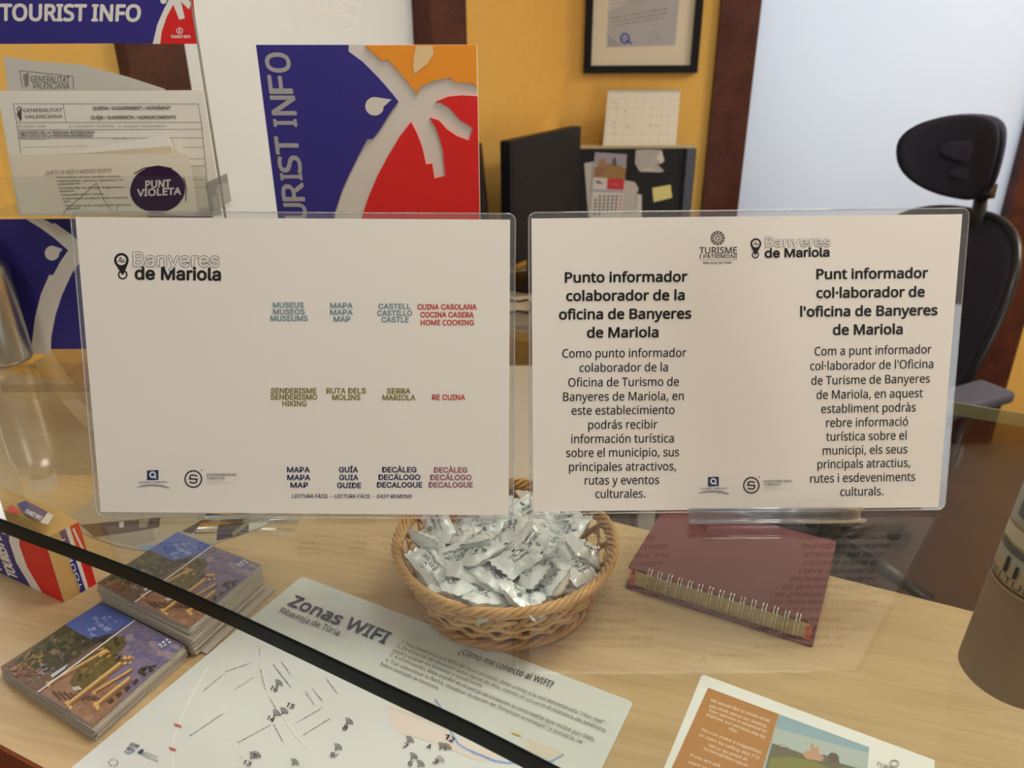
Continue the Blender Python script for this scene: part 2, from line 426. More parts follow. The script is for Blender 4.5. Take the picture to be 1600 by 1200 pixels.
shelf = thing('glass_shelf', 'thick clear glass shelf raised over the oak counter', 'glass shelf', (0, 0.5, -0.013))
TG = 0.013
bm = bmesh.new(); slab(bm, GFS, gback, -TG, 0); obj('pane', bm, GLASS, shelf)
bm = bmesh.new()
n_ = len(GFS); rows = []
for i, p in enumerate(GFS):
    a = GFS[max(i - 1, 0)]; b = GFS[min(i + 1, n_ - 1)]; t = (b - a).normalized(); nn = V((t.y, -t.x))
    if nn.y > 0: nn = -nn
    o1 = p + nn * 0.0004; o2 = p + nn * 0.0016
    rows.append([bm.verts.new(V((o1.x, o1.y, 0.0001))), bm.verts.new(V((o2.x, o2.y, -0.0012))), bm.verts.new(V((o2.x, o2.y, -TG + 0.0012))), bm.verts.new(V((o1.x, o1.y, -TG - 0.0001)))])
for A, B in zip(rows, rows[1:]):
    for k in range(4): bm.faces.new([A[k], A[(k + 1) % 4], B[(k + 1) % 4], B[k]])
bm.faces.new(rows[0]); bm.faces.new(rows[-1][::-1])
bmesh.ops.recalc_face_normals(bm, faces=bm.faces)
obj('front_edge', bm, mat('dark_green_glass_edge', (13, 20, 19), 0.35, spec=.25), shelf, label='dark green polished front edge')
bm = bmesh.new()
ys = lambda x: gback(x) + 0.0005
hexa(bm, [V((x, ys(x) + d_, -TG)) for x, d_ in ((-0.84, 0), (0.75, 0), (0.75, .0012), (-0.84, .0012))], [V((x, ys(x) + d_, 0)) for x, d_ in ((-0.84, 0), (0.75, 0), (0.75, .0012), (-0.84, .0012))])
obj('back_edge', bm, mat('pale_green_glass_edge', (128, 132, 104), 0.25), shelf, label='pale green rear edge')
for x, y in ((-0.22, 0.70), (-0.78, 0.92), (0.70, 0.15), (-0.79, 0.78)):
    bm = bmesh.new(); lathe(bm, [(0, -W), (0.014, -W), (0.014, -W + .004), (0.009, -W + .006), (0.009, -TG - .006), (0.014, -TG - .004), (0.014, -TG), (0, -TG)], (x, y, 0), 24)
    obj('standoff', bm, mat('brushed_steel', (190, 190, 188), 0.3, 1.0), shelf, smooth=False)

# ================================================================== THE TWO LAMINATED SIGNS
def sign(label, p, ex, ey, mg, lip):
    """A4 landscape sheet in a clear pouch, held by a clear stand; returns thing and page"""
    t = thing('information_sign', label, 'sign', (p[0] + 0.148, p[1] + 0.01, 0.0))
    pg = Page(p, ex, ey)
    bm = bmesh.new(); plate(bm, pg, [(0, 0), (.297, 0), (.297, .21), (0, .21)], -0.0001, 0.0002); obj('paper_sheet', bm, PAPER, t)
    L, Rr, B, T = mg
    P2 = [(u - L, v - B) for u, v in rrect(.297 + L + Rr, .21 + B + T, 0.005)]
    bm = bmesh.new(); plate(bm, pg, P2, -0.0008, -0.0002)
    pou = obj('laminate_pouch', bm, POUCH, t, label='clear laminating pouch with rounded corners')
    bm = bmesh.new(); tube(bm, [pg.w(u, v, -0.0006) for u, v in P2], 0.0005, 6, True)
    obj('sealed_rim', bm, RIM, pou, True)
    return t, pg
def stand(t, pg, u0, u1, r, kind):
    """clear bent-acrylic easel: back leaf, rounded front lip on the glass, rear leg"""
    n = pg.n; ex = pg.ex
    bm = bmesh.new()
    prof = []
    b = pg.p + pg.ey * 0.0
    base = V((0, b.y, 0.0008))
    if kind == 'roll':
        for k in range(19):
            a = math.radians(90 - 270 * k / 18 + 0)
            prof.append(V((0, b.y - 0.007 - r + r * math.cos(a) * 0.9, 0.0012 + r + r * math.sin(a) * 0.95)))
    else:
        prof = [V((0, b.y - 0.020, 0.004)), V((0, b.y - 0.020, 0.0010)), V((0, b.y - 0.004, 0.0010)), V((0, b.y + 0.006, 0.0012))]
    xs = [pg.w(u, 0).x for u in (u0, u1)]
    th = 0.0011
    for i in range(len(prof) - 1):
        a, c = prof[i], prof[i + 1]; d = (c - a).normalized(); q = V((0, -d.z, d.y)) * th * .5
        hexa(bm, [V((xs[0], v.y, v.z)) for v in (a - q, c - q, c + q, a + q)], [V((xs[1], v.y, v.z)) for v in (a - q, c - q, c + q, a + q)])
    obj('front_lip', bm, ROLL if kind == 'roll' else ACRYL, t, True)
    bm = bmesh.new(); P2 = [(u + u0, v + 0.004) for u, v in rrect(u1 - u0, 0.15, .006)]
    plate(bm, pg, P2, -0.0032, -0.0012); obj('back_leaf', bm, ACRYL, t)
    top = pg.w(0, 0.15) - n * 0.004; bot = V((0, top.y + 0.05, 0.001))
    bm = bmesh.new(); um = (u0 + u1) / 2; x0 = pg.w(um - .03, 0).x; x1 = pg.w(um + .03, 0).x
    hexa(bm, [V((x, y, z_)) for x, y, z_ in ((x0, bot.y, bot.z), (x1, bot.y, bot.z), (x1, bot.y + .002, bot.z), (x0, bot.y + .002, bot.z))],
         [V((x, y, z_)) for x, y, z_ in ((x0, top.y, top.z), (x1, top.y, top.z), (x1, top.y + .002, top.z), (x0, top.y + .002, top.z))])
    obj('rear_leg', bm, ACRYL, t)
ROLL = clear('rolled_clear_plastic', (0.86, 0.88, 0.92), 1.6, 2.2, haze=0.10)
DK = (34, 33, 34)
def pin(pg, c, r, px_ring, rr, col=DK):
    pg.ell(c, r, col)
    pg.poly([(c[0] - r * .93, c[1] + r * .38), (c[0] + r * .93, c[1] + r * .38), (px_ring[0] + r * .1, px_ring[1]), (px_ring[0] - r * .1, px_ring[1])], col)
    pg.ring(px_ring, rr * .85, rr * .32, col)
    pg.poly([(c[0] - r * .5, c[1] + r * .8), (c[0] + r * .5, c[1] + r * .8), (px_ring[0] + r * .1, px_ring[1]), (px_ring[0] - r * .1, px_ring[1])], col)
    pg.ell(c, r * .66, PAPER_C)
    pg.path([(c[0] - r * .6, c[1] + r * .15), (c[0] - r * .2, c[1] + r * .1), (c[0] + r * .1, c[1] + r * .3), (c[0] + r * .6, c[1] + r * .1)], r * .12, col)
    pg.path([(c[0] - r * .25, c[1] + r * .1), (c[0] - r * .25, c[1] - r * .35), (c[0] - r * .02, c[1] - r * .35), (c[0] - r * .02, c[1] + r * .2)], r * .12, col)
    pg.path([(c[0] + r * .2, c[1] + r * .2), (c[0] + r * .2, c[1] - r * .1), (c[0] + r * .45, c[1] - r * .1)], r * .1, col)
def banyeres(pg, a, b, cap, a2, b2, cap2, t):
    pg.text('Banyeres', a, b, cap, PAPER_C, 'i', .03, outline=DK)
    pg.text('de Mariola', a2, b2, cap2, DK, 'i', .085)
    pg.put('town_logo', t, 'black pin logo with the town name')
def qlogos(pg, t, z, tilt=0.0):
    """z maps readings to the photo; quality Q square, swoosh, S in a circle"""
    N = (44, 58, 96)
    pg.poly([z(715, 1038), z(757, 1036), z(757, 1073), z(715, 1075)], N)
    q = z(736, 1055); u = z(1, 0)[0] - z(0, 0)[0]
    pg.ring((q[0], q[1] - 1 * u), 9.5 * u, 5.5 * u, (230, 228, 224)); pg.line((q[0] + 1 * u, q[1] + 4 * u), (q[0] + 13 * u, q[1] + 12 * u), 4.5 * u, (230, 228, 224))
    pg.text('CALIDAD TURISTICA', z(684, 1086), z(790, 1085), 6 * u, (90, 96, 120), 'o', .05)
    G = (150, 148, 146)
    pg.poly([z(671, 1103), z(700, 1092), z(735, 1089), z(770, 1092), z(798, 1102), z(796, 1106), z(765, 1099), z(735, 1097), z(700, 1099)], G)
    pg.put('quality_logo', t, 'dark blue square quality logo over a grey swoosh')
    c = z(884, 1070); pg.ring(c, 30 * u, 5 * u, DK)
    P = lambda x, y: (c[0] + x * u, c[1] + y * u)
    pg.path([P(14, -10), P(5, -14), P(-8, -14), P(-14, -7), P(-8, 0), P(8, 0), P(14, 7), P(8, 14), P(-6, 14), P(-14, 10)], 5 * u, DK)
    pg.line(P(-17, 0), P(-6, 0), 3.5 * u, DK); pg.line(P(6, 0), P(17, 0), 3.5 * u, DK); pg.ell(P(31, -32), 2.5 * u, DK, n=8)
    GT = (96, 94, 92)
    pg.text('SOSTENIBILIDAD', z(932, 1059), z(1041, 1058), 8.5 * u, GT, 'o', .04)
    pg.text('TURÍSTICA', z(932, 1072), z(998, 1071), 8.5 * u, GT, 'o', .04)
    pg.text('COMPROMISO PARA LA', z(932, 1081), z(1000, 1080), 3.5 * u, (170, 166, 160), 'o'); pg.text('CALIDAD TURÍSTICA ESPAÑOLA', z(932, 1089), z(1040, 1088), 3.5 * u, (170, 166, 160), 'o')
    pg.put('sustainability_logo', t, 'black circled S logo with small grey capitals')

# --- left sign: captions under blank squares
t, pg = sign('white laminated sign with rows of coloured captions, standing left on the glass', (-0.300, 0.473, 0.006), (1.005, -.010, -.009), (.010, .254, .962), (.0035, .0035, .003, .004), .004)
z = ZM(0, 330, 2.4)
pin(pg, z(456, 184), 11.5, z(461, 238), 7.5)
banyeres(pg, z(501, 206), z(822, 208), 21.5, z(508, 255), z(827, 259), 19, t)
z = ZM(400, 330, 2.45)
TEAL, RED, OLV, NAVY, ROSE = (112, 142, 152), (190, 74, 62), (128, 122, 60), (42, 48, 84), (150, 92, 112)
CAPS = [('MUSEUS', 66, 182, 369, TEAL), ('MUSEOS', 67, 186, 395, TEAL), ('MUSEUMS', 57, 198, 420, TEAL), ('MAPA', 285, 370, 371, TEAL), ('MAPA', 285, 370, 397, TEAL), ('MAP', 298, 361, 423, TEAL),
        ('CASTELL', 470, 591, 374, TEAL), ('CASTILLO', 465, 597, 400, TEAL), ('CASTLE', 481, 584, 425, TEAL), ('CUINA CASOLANA', 619, 844, 376, RED), ('COCINA CASERA', 630, 833, 406, RED), ('HOME COOKING', 631, 833, 436, RED),
        ('SENDERISME', 58, 231, 697, OLV), ('SENDERISMO', 57, 234, 721, OLV), ('HIKING', 102, 193, 746, OLV), ('RUTA DELS', 271, 420, 697, OLV), ('MOLINS', 293, 399, 722, OLV), ('SERRA', 502, 591, 698, OLV), ('MARIOLA', 485, 610, 723, OLV), ('RE CUINA', 675, 800, 722, RED),
        ('MAPA', 120, 206, 999, NAVY), ('MAPA', 121, 208, 1029, NAVY), ('MAP', 133, 199, 1058, NAVY), ('GUÍA', 319, 390, 999, NAVY), ('GUIA', 320, 391, 1029, NAVY), ('GUIDE', 312, 402, 1059, NAVY),
        ('DECÀLEG', 484, 614, 999, NAVY), ('DECÁLOGO', 470, 628, 1028, NAVY), ('DECALOGUE', 464, 636, 1057, NAVY), ('DECÀLEG', 682, 808, 1000, ROSE), ('DECÁLOGO', 668, 824, 1029, ROSE), ('DECALOGUE', 662, 829, 1057, ROSE)]
for s_, a, b, y, c in CAPS: pg.text(s_, z(a, y), z(b, y), 8.0, c, 'o' if 'K' in s_ else 'i', .085)
pg.put('captions', t, 'teal, red, olive, navy and rose captions in three rows')
pg.text('LECTURA FÀCIL - LECTURA FÁCIL - EASY READING', z(138, 1097), z(594, 1098), 5.6, NAVY, 'i', .05, slant=.22)
pg.put('footer_line', t, 'small slanted navy footer line')
zz = lambda x, y: (239 + (x - 736) / 2.45 * 1.05, 742 + (y - 1055) / 2.45 * 1.02)
qlogos(pg, t, zz)
stand(t, pg, 0.075, 0.145, .004, 'flat')

# --- right sign: two columns of text
t, pg = sign('white laminated sign with two columns of black text, standing right on the glass', (0.015, 0.475, 0.003), (1.003, .004, .004), (-.001, .259, .962), (.002, .005, .002, .004), .009)
z = ZM(820, 330, 2.5)
e = z(753, 105)
for r in (10.5, 7.2): pg.ring(e, r, 1.1, (70, 66, 62))
for k in range(12):
    a = k * PI / 6; pg.ell((e[0] + 8.9 * math.cos(a), e[1] + 8.9 * math.sin(a)), 1.3, (70, 66, 62), n=8)
    pg.line((e[0] + 2.5 * math.cos(a), e[1] + 2.5 * math.sin(a)), (e[0] + 6.6 * math.cos(a), e[1] + 6.6 * math.sin(a)), .7, (70, 66, 62))
pg.ring(e, 2.6, .9, (70, 66, 62))
SER = (58, 54, 52)
pg.text('TURISME', z(682, 166), z(828, 165), 10, SER, 'o', .03); pg.text('I PATRIMONI', z(682, 184), z(828, 183), 5.8, SER, 'o', .04)
pg.line(z(682, 191), z(828, 190), .4, SER); pg.text('RIBA-ROJA DE TÚRIA', z(697, 206), z(808, 205), 3.2, SER, 'o', .04)
pg.put('heritage_logo', t, 'round rosette emblem over small capitals')
pin(pg, z(902, 127), 8.6, z(900, 170), 5.6)
z8 = ZM(1160, 330, 2.45)
banyeres(pg, z8(88, 135), z8(334, 134), 14.5, z8(86, 177), z8(331, 173), 13.5, t)
BK = (30, 29, 30)
def lines(rows, zf, cap, bold, tilt, name, lab):
    for s_, a, b, y in rows: pg.text(s_, zf(a, y + (b - a) * tilt / 2), zf(b, y - (b - a) * tilt / 2), cap, BK, 'o', bold)
    pg.put(name, t, lab)
lines([('Punto informador', 158, 633, 276), ('colaborador de la', 163, 622, 348), ('oficina de Banyeres', 135, 648, 420), ('de Mariola', 244, 520, 492)], z, 15.2, .075, .008, 'heading', 'bold Spanish heading')
lines([('Como punto informador', 147, 630, 570), ('colaborador de la', 214, 558, 626), ('Oficina de Turismo de', 170, 601, 683), ('Banyeres de Mariola, en', 150, 620, 739), ('este establecimiento', 183, 584, 793), ('podrás recibir', 248, 517, 849), ('información turística', 182, 581, 904), ('sobre el municipio, sus', 162, 602, 958), ('principales atractivos,', 173, 590, 1013), ('rutas y eventos', 234, 524, 1066), ('culturales.', 276, 470, 1119)], z, 13.2, .016, .008, 'paragraph', 'Spanish paragraph')
lines([('Punt informador', 284, 708, 257), ('col·laborador de', 284, 695, 329), ("l'oficina de Banyeres", 222, 744, 400), ('de Mariola', 347, 611, 471)], z8, 15.2, .075, .012, 'heading', 'bold Valencian heading')
lines([('Com a punt informador', 276, 722, 548), ("col·laborador de l'Oficina", 259, 729, 604), ('de Turisme de Banyeres', 263, 716, 660), ('de Mariola, en aquest', 283, 689, 715), ('establiment podràs', 301, 662, 769), ('rebre informació', 320, 633, 823), ('turística sobre el', 320, 627, 876), ('municipi, els seus', 307, 630, 929), ('principals atractius,', 287, 641, 981), ('rutes i esdeveniments', 259, 660, 1035), ('culturals.', 374, 538, 1088)], z8, 13.2, .016, .018, 'paragraph', 'Valencian paragraph')
qlogos(pg, t, ZM(820, 330, 2.5))
stand(t, pg, 0.112, 0.236, .0056, 'roll')

# ================================================================== LEAFLET DISPENSER
BLUE, LRED, LORG, LPALE = (56, 50, 132), (222, 42, 40), (240, 152, 48), (236, 232, 224)
YD = 0.79
disp = thing('leaflet_dispenser', 'clear acrylic leaflet dispenser with blue header card, left on the glass', 'leaflet holder', (-0.5, YD, 0))
XL, XRt = ony(-55, 40, YD).x, ony(313, 90, YD).x
ztop = 0.395
pg = Page((XL, YD, 0), (1, 0, 0), (0, 0, 1))
bm = bmesh.new(); plate(bm, pg, [(0, 0.008), (XRt - XL, 0.008), (XRt - XL, ztop), (0, ztop)], -0.003, -0.0002); obj('back_panel', bm, ACRYL, disp)
bm = bmesh.new(); tube(bm, [(XRt, YD, 0.008), (XRt, YD, ztop)], 0.0013, 6); obj('side_edge', bm, mat('smoky_acrylic_edge', (150, 148, 140), 0.2), disp)
bm = bmesh.new(); box(bm, ((XL + XRt) / 2, YD - 0.045, 0.004), (XRt - XL, 0.098, 0.008)); foot = obj('base_foot', bm, ACRYL, disp)
bm = bmesh.new(); box(bm, ((XL + XRt) / 2, YD - 0.0945, 0.004), (XRt - XL, 0.0012, 0.0082)); obj('front_rim', bm, clear('orange_reflection_edge', (0.92, 0.80, 0.55), 1.6, 1.6, haze=0.12), foot)  # orange reflection in the clear edge is put into its tint
# header card
z1 = ZM(0, 0, 3.4275)
hx0, hz0 = ony(-40, 68, YD).x, ony(150, 68, YD).z
hx1 = ony(306, 68, YD).x
bm = bmesh.new(); plate(bm, pg, [(hx0 - XL, hz0), (hx1 - XL, hz0), (hx1 - XL, ztop - .003), (hx0 - XL, ztop - .003)], 0, 0.0006)
hd = obj('header_card', bm, ink(BLUE), disp, label='blue header card lettered TOURIST INFO')
pg.lift = 0.0009
pg.poly([z1(860, 235), z1(1056, 235), z1(1034, -60), z1(985, -60), z1(930, 10), z1(895, 90), z1(868, 170)], LRED)
pg.poly([z1(820, 235), z1(860, 235), z1(868, 170), z1(895, 90), z1(930, 25), z1(962, 106), z1(992, 98), z1(972, 10), z1(1014, 50), z1(1026, 20), z1(985, -40), z1(925, -40), z1(880, 50), z1(845, 130)], LPALE)
pg.ell(z1(878, 4), 5, LPALE)
pg.ring(z1(964, 165), 4.4, 1.3, LPALE); pg.line(z1(964, 156), z1(964, 174), 2, LPALE)
pg.text('TOURIST INFO', z1(917, 203), z1(1022, 203), 4, LPALE, 'o', .1)
a, b = z1(5, 108), z1(750, 112)
pg.text('TOURIST INFO', a, b, 24.5, LPALE, 'o', .09)
pg.put('header_print', hd, 'pale TOURIST INFO lettering and palm mark')
# lower card on the glass
pg.lift = 0.0003
lx0, lx1 = ony(-60, 450, YD).x, ony(215, 552, YD).x
lz1 = ony(60, 342, YD).z
bm = bmesh.new(); plate(bm, pg, [(lx0 - XL, 0.0085), (lx1 - XL, 0.0085), (lx1 - XL, lz1), (lx0 - XL, lz1)], 0, 0.0006)
lc = obj('lower_card', bm, ink(BLUE), disp, label='blue lower card with pale palm arc')
pg.lift = 0.0009; zb = ZM(0, 330, 3.87)
pg.poly([zb(160, 47), zb(265, 45), zb(320, 75), zb(335, 70), zb(420, 130), zb(520, 215), zb(520, 260), zb(440, 370), zb(380, 500), zb(340, 620), zb(312, 760), zb(310, 862), zb(195, 862), zb(195, 800), zb(215, 640), zb(250, 500), zb(300, 385), zb(325, 384), zb(370, 300), zb(415, 235), zb(330, 160), zb(240, 95)], LPALE)
def drop(pg, c, r, tip, col):
    pts = [(c[0] + r * math.cos(math.radians(a)), c[1] + r * math.sin(math.radians(a))) for a in range(20, 290, 15)]
    pg.poly(pts + [tip, (c[0] + r * .95, c[1] + r * .05)], col)
drop(pg, zb(318, 252), 11.5, zb(382, 228), LPALE)
pg.put('lower_print', lc, 'pale arc and drop of the palm mark')
# pocket: ledge, front wall, side cheek
pz = ony(150, 336, YD - .055).z
bm = bmesh.new(); box(bm, ((XL + XRt) / 2 + .004, YD - 0.029, pz - .0015), (XRt - XL + .008, 0.055, 0.003)); obj('pocket_ledge', bm, ACRYL, disp)
bm = bmesh.new(); box(bm, ((XL + XRt) / 2 + .004, YD - 0.056, pz + .018), (XRt - XL + .008, 0.002, 0.036)); obj('pocket_front', bm, ACRYL, disp)
bm = bmesh.new(); box(bm, (XRt + .008, YD - 0.029, pz + .016), (0.002, 0.055, 0.028)); obj('pocket_cheek', bm, clear('smoky_acrylic', (.72, .72, .70), 1.5, 2, haze=.15), disp)

def sheet(name, label, cat, y, quad_px, c, th=0.0004, group=None, lean=0.0, mats=None):
    """upright sheet standing in the pocket; corners read TL, TR, BR, BL"""
    B = ony(150, 337, y); n = V((0, -1, lean)).normalized()
    pg = Page((ony(150, 337, y).x, y, pz), (1, 0, 0), (0, lean, 1))
    P2 = [pg.uv(q) for q in quad_px]
    lo = min(p.y for p in P2); t = thing(name, label, cat, pg.w(0, 0), group)
    bm = bmesh.new(); plate(bm, pg, P2, 0, th); obj('sheet', bm, mats or ink(c, .6), t)
    pg.lift = th + .0003
    return t, pg
FP = (244, 240, 228)
t, pg = sheet('plastic_sleeve', 'shiny grey plastic sleeve with official heading behind the complaint form', 'plastic sleeve', YD - .010,
              [(6, 88), (60, 96), (130, 101), (200, 120), (258, 139), (262, 337), (34, 337)], (176, 170, 158), mats=mat('shiny_sleeve_paper', (216, 211, 200), 0.12, spec=0.8, coat=0.8))
GT = (92, 88, 80)
pg.text('GENERALITAT', z1(166, 438), z1(374, 442), 9.5, GT, 'o', .0); pg.text('VALENCIANA', z1(176, 472), z1(374, 476), 9.5, GT, 'o', .0)
pg.path([z1(122, 468), z1(108, 378), z1(392, 408), z1(396, 474)], .8, GT)
for k in range(6): pg.line(z1(126 + 2 * k, 408 + 11 * k), z1(156, 392 + 12 * k), 1.6, GT)
pg.put('printing', t)
t, pg = sheet('complaint_form', 'white complaint form headed QUEIXA / SUGGERIMENT / AGRAÏMENT in the dispenser pocket', 'form', YD - .020, [(-4, 142), (318, 141), (347, 337), (30, 337)], FP)
GL = (130, 126, 118)
pg.path([z1(72, 555), z1(1062, 556), z1(1080, 655), z1(92, 656), z1(72, 555)], .8, GL)
pg.path([z1(340, 556), z1(356, 655)], .8, GL); pg.path([z1(96, 695), z1(1088, 692)], .8, GL); pg.path([z1(100, 740), z1(1094, 738)], .8, GL)
pg.path([z1(92, 656), z1(130, 940)], .8, GL); pg.path([z1(1080, 655), z1(1128, 1150)], .8, GL)
for y in (790, 850, 888, 962, 1002): pg.path([z1(980, y), z1(1090 + (y - 790) * .09, y - 1)], .7, GL)
pg.text('GENERALITAT', z1(126, 600), z1(334, 598), 5.6, (84, 80, 72), 'o', .02); pg.text('VALENCIANA', z1(134, 634), z1(336, 632), 5.6, (84, 80, 72), 'o', .02)
for k in range(7): pg.line(z1(92 + 3 * k, 612 + 6 * k), z1(118, 578 + 9 * k), 1.3, (84, 80, 72))
pg.ring(z1(106, 585), 3.4, 1.4, (110, 106, 96))
pg.text('QUEIXA / SUGGERIMENT / AGRAÏMENT', z1(500, 588), z1(914, 586), 5, (84, 80, 74), 'o', .07)
pg.text('QUEJA / SUGERENCIA / AGRADECIMIENTO', z1(488, 638), z1(943, 636), 5, (84, 80, 74), 'o', .07)
for a, b, s_ in ((128, 248, 'QUEIXA / QUEJA'), (396, 616, 'SUGGERIMENT / SUGERENCIA'), (662, 890, 'AGRAÏMENT / AGRADECIMIENTO')):
    pg.text(s_, z1(a, 682), z1(b, 680), 3, (150, 146, 138), 'o'); pg.ring(z1(a - 18, 676), 1.8, .6, GL, n=4)
pg.poly([z1(104, 700), z1(146, 700), z1(150, 736), z1(112, 736)], (186, 182, 172)); pg.text('A', z1(118, 726), z1(134, 726), 4.2, (90, 86, 80), 'o', .1)
pg.text('DADES DE LA PERSONA INTERESSADA', z1(150, 716), z1(508, 715), 4.2, (84, 80, 74), 'o', .05); pg.text('DATOS DE LA PERSONA INTERESADA', z1(156, 734), z1(500, 733), 4.2, (84, 80, 74), 'o', .05)
pg.scribble(z1(120, 746), z1(246, 745), 2.4, (160, 156, 148)); pg.scribble(z1(606, 743), z1(690, 742), 2.4, (160, 156, 148))
pg.scribble(z1(124, 788), z1(470, 782), 2.4, (168, 164, 156))
pg.put('printing', t, 'grey form lines and headings')
t, pg = sheet('paper_slip', 'blank white slip sticking out askew behind the violet flyer', 'paper slip', YD - .030, [(20, 241), (120, 236), (262, 210), (270, 230), (275, 337), (40, 337)], (250, 248, 242))
t, pg = sheet('folded_leaflet', 'tan folded leaflet edge between the white slip and the violet flyer', 'leaflet', YD - .036, [(22, 243), (120, 240), (268, 228), (290, 337), (44, 337)], (226, 214, 184))
t, pg = sheet('flyer', 'off-white flyer with a dark violet PUNT VIOLETA disc in the dispenser', 'flyer', YD - .044, [(15, 242), (294, 240), (310, 336), (33, 337)], (244, 235, 214))
VI = (58, 30, 66)
pg.ell(z1(848, 1010), 42.5, VI, ry=35.5); pg.ell(z1(842, 1022), 42, VI, ry=34)
pg.path([z1(720, 930), z1(770, 900), z1(850, 888), z1(925, 902)], 1.5, VI); pg.path([z1(985, 950), z1(1000, 1010), z1(996, 1080)], 1.4, VI)
pg.text('PUNT', z1(782, 1006), z1(914, 1000), 11, (236, 228, 220), 'o', .09); pg.text('VIOLETA', z1(738, 1050), z1(970, 1040), 10.5, (236, 228, 220), 'o', .09)
pg.put('round_mark', t, 'dark violet brushed disc')
pg.text('¿QUÈ ÉS UN ABÚS O AGRESSIÓ SEXISTA?', z1(243, 936), z1(600, 922), 6, (120, 112, 100), 'o')
TX = [('Tocaments, besos forçats, pessigs,', 302, 652, 954), ('represàlies, gestos obscens i/o', 308, 660, 974), ('intimidatoris.', 314, 430, 992), ('Contacte físic no desitjat, fregaments o', 316, 668, 1012), ('friccions.', 322, 400, 1030), ('Desqualificacions i insults.', 330, 560, 1048), ('Comentaris vexatoris sobre l’aspecte', 338, 684, 1068), ('físic.', 342, 378, 1086), ('Actituds que comporten control,', 350, 706, 1106), ('confinament.', 354, 430, 1124)]
for s_, a, b, y in TX: pg.text(s_.replace('’', "'"), z1(a, y), z1(b, y - 6), 3.1, (106, 100, 90), 'o', .03)
pg.path([z1(330, 1158), z1(356, 1120), z1(430, 1060), z1(505, 990), z1(520, 980), z1(552, 1060), z1(600, 1130), z1(630, 1128), z1(632, 1090)], .9, (150, 140, 124))
pg.put('small_text', t)

# ================================================================== PROMOTIONAL BOARD
YB = 0.75
zb2 = ZM(380, 0, 3.4275)
bo = thing('promotional_board', 'upright blue, orange and red TOURIST INFO board with pale palm mark', 'display board', (-0.15, YB, 0))
pg = Page((0, YB, 0), (1, 0, 0), (0, 0, 1))
TLb, TRb, BRb, BLb = [pg.uv(q) for q in (zb2(72, 240), zb2(1250, 240), zb2(1268, 1185), zb2(190, 1165))]
def ext(a, b):                                                 # carry a side edge down to the glass
    k = (0.001 - a.y) / (b.y - a.y); return a + (b - a) * k
BL0, BR0 = ext(TLb, BLb), ext(TRb, BRb)
xa = (TLb.x + BL0.x) / 2
bm = bmesh.new(); plate(bm, pg, [BL0, BR0, TRb, TLb], -0.012, 0.0); obj('panel', bm, ink((222, 213, 202), .5), bo, label='pale backing panel')
# raised coloured pieces
def piece(name, pts, col, lab):
    P2 = [pg.uv(zb2(*q)) if isinstance(q, tuple) else q for q in pts]
    bm = bmesh.new(); plate(bm, pg, P2, 0.0, 0.0022); return obj(name, bm, ink(col, .4), bo, label=lab)
eps = 0.0002
arcB = pg.uv(zb2(490, 1145)); arcR = pg.uv(zb2(636, 1165))
bp = piece('blue_piece', [TLb, (565, 240), (565, 275), (640, 330), (720, 410), (790, 490), (832, 543), (780, 615), (735, 690), (695, 742), (665, 745), (620, 830), (570, 930), (530, 1020), (490, 1145), V((arcB.x - .012, 0.06)), V((arcB.x - .014, 0.001)), BL0], BLUE, 'blue face')
piece('orange_piece', [(655, 242), TRb, (1252, 470), (1230, 445), (1130, 438), (1112, 416), (1080, 418), (1010, 435), (940, 470), (935, 505), (860, 410), (800, 345), (775, 318), (745, 325), (700, 285)], LORG, 'orange face')
piece('red_piece', [(1255, 515), (1170, 510), (1100, 517), (1028, 545), (1060, 548), (1110, 580), (1160, 640), (1232, 682), (1208, 752), (1140, 725), (1090, 690), (1050, 645), (1000, 628), (1040, 700), (1070, 800), (1084, 940), (1025, 955), (1012, 875), (980, 880), (960, 790), (930, 710), (900, 652), (840, 730), (780, 830), (720, 940), (670, 1060), (635, 1170), V((arcR.x - .008, 0.06)), V((arcR.x - .009, 0.001)), BR0], LRED, 'red face')
PALE2 = (222, 214, 204)
pg.lift = 0.0026
drop(pg, zb2(706, 568), 14.5, zb2(797, 532), PALE2); pg.put('drop', bo, 'pale drop on the blue face')
pg.poly([zb2(*q) for q in ((930, 246), (1016, 246), (1022, 285), (990, 340), (918, 397), (911, 350), (918, 290))], (232, 200, 150))
pg.put('drop', bo, 'pale drop on the orange face')
SIL = (172, 168, 172)
# lettering reads upward; letters follow the slanted left edge
LT = [('O', 384, 285, 134, 258), ('F', 498, 405, 148, 268), ('N', 612, 515, 162, 288), ('I', 674, 640, 172, 290), ('T', 822, 732, 184, 302), ('S', 920, 834, 200, 316), ('I', 960, 928, 208, 318), ('R', 1072, 978, 218, 332), ('U', 1170, 1088, 232, 344), ('O', 1286, 1190, 244, 358), ('T', 1388, 1300, 258, 372)]
for ch, y0, y1, xa_, xb_ in LT:
    sl = 0.118
    pg.text(ch, zb2(xb_, y0), zb2(xb_ - (y0 - y1) * sl, y1), 0, SIL, 'o', .055, top=((xa_ - xb_) / 3.4275, 0))
pg.put('lettering', bo, 'silvery TOURIST INFO letters')
bm = bmesh.new(); box(bm, ((BL0.x + BR0.x) / 2, YB + 0.042, 0.004), (0.12, 0.06, 0.006)); obj('rear_foot', bm, ink((190, 186, 180)), bo)

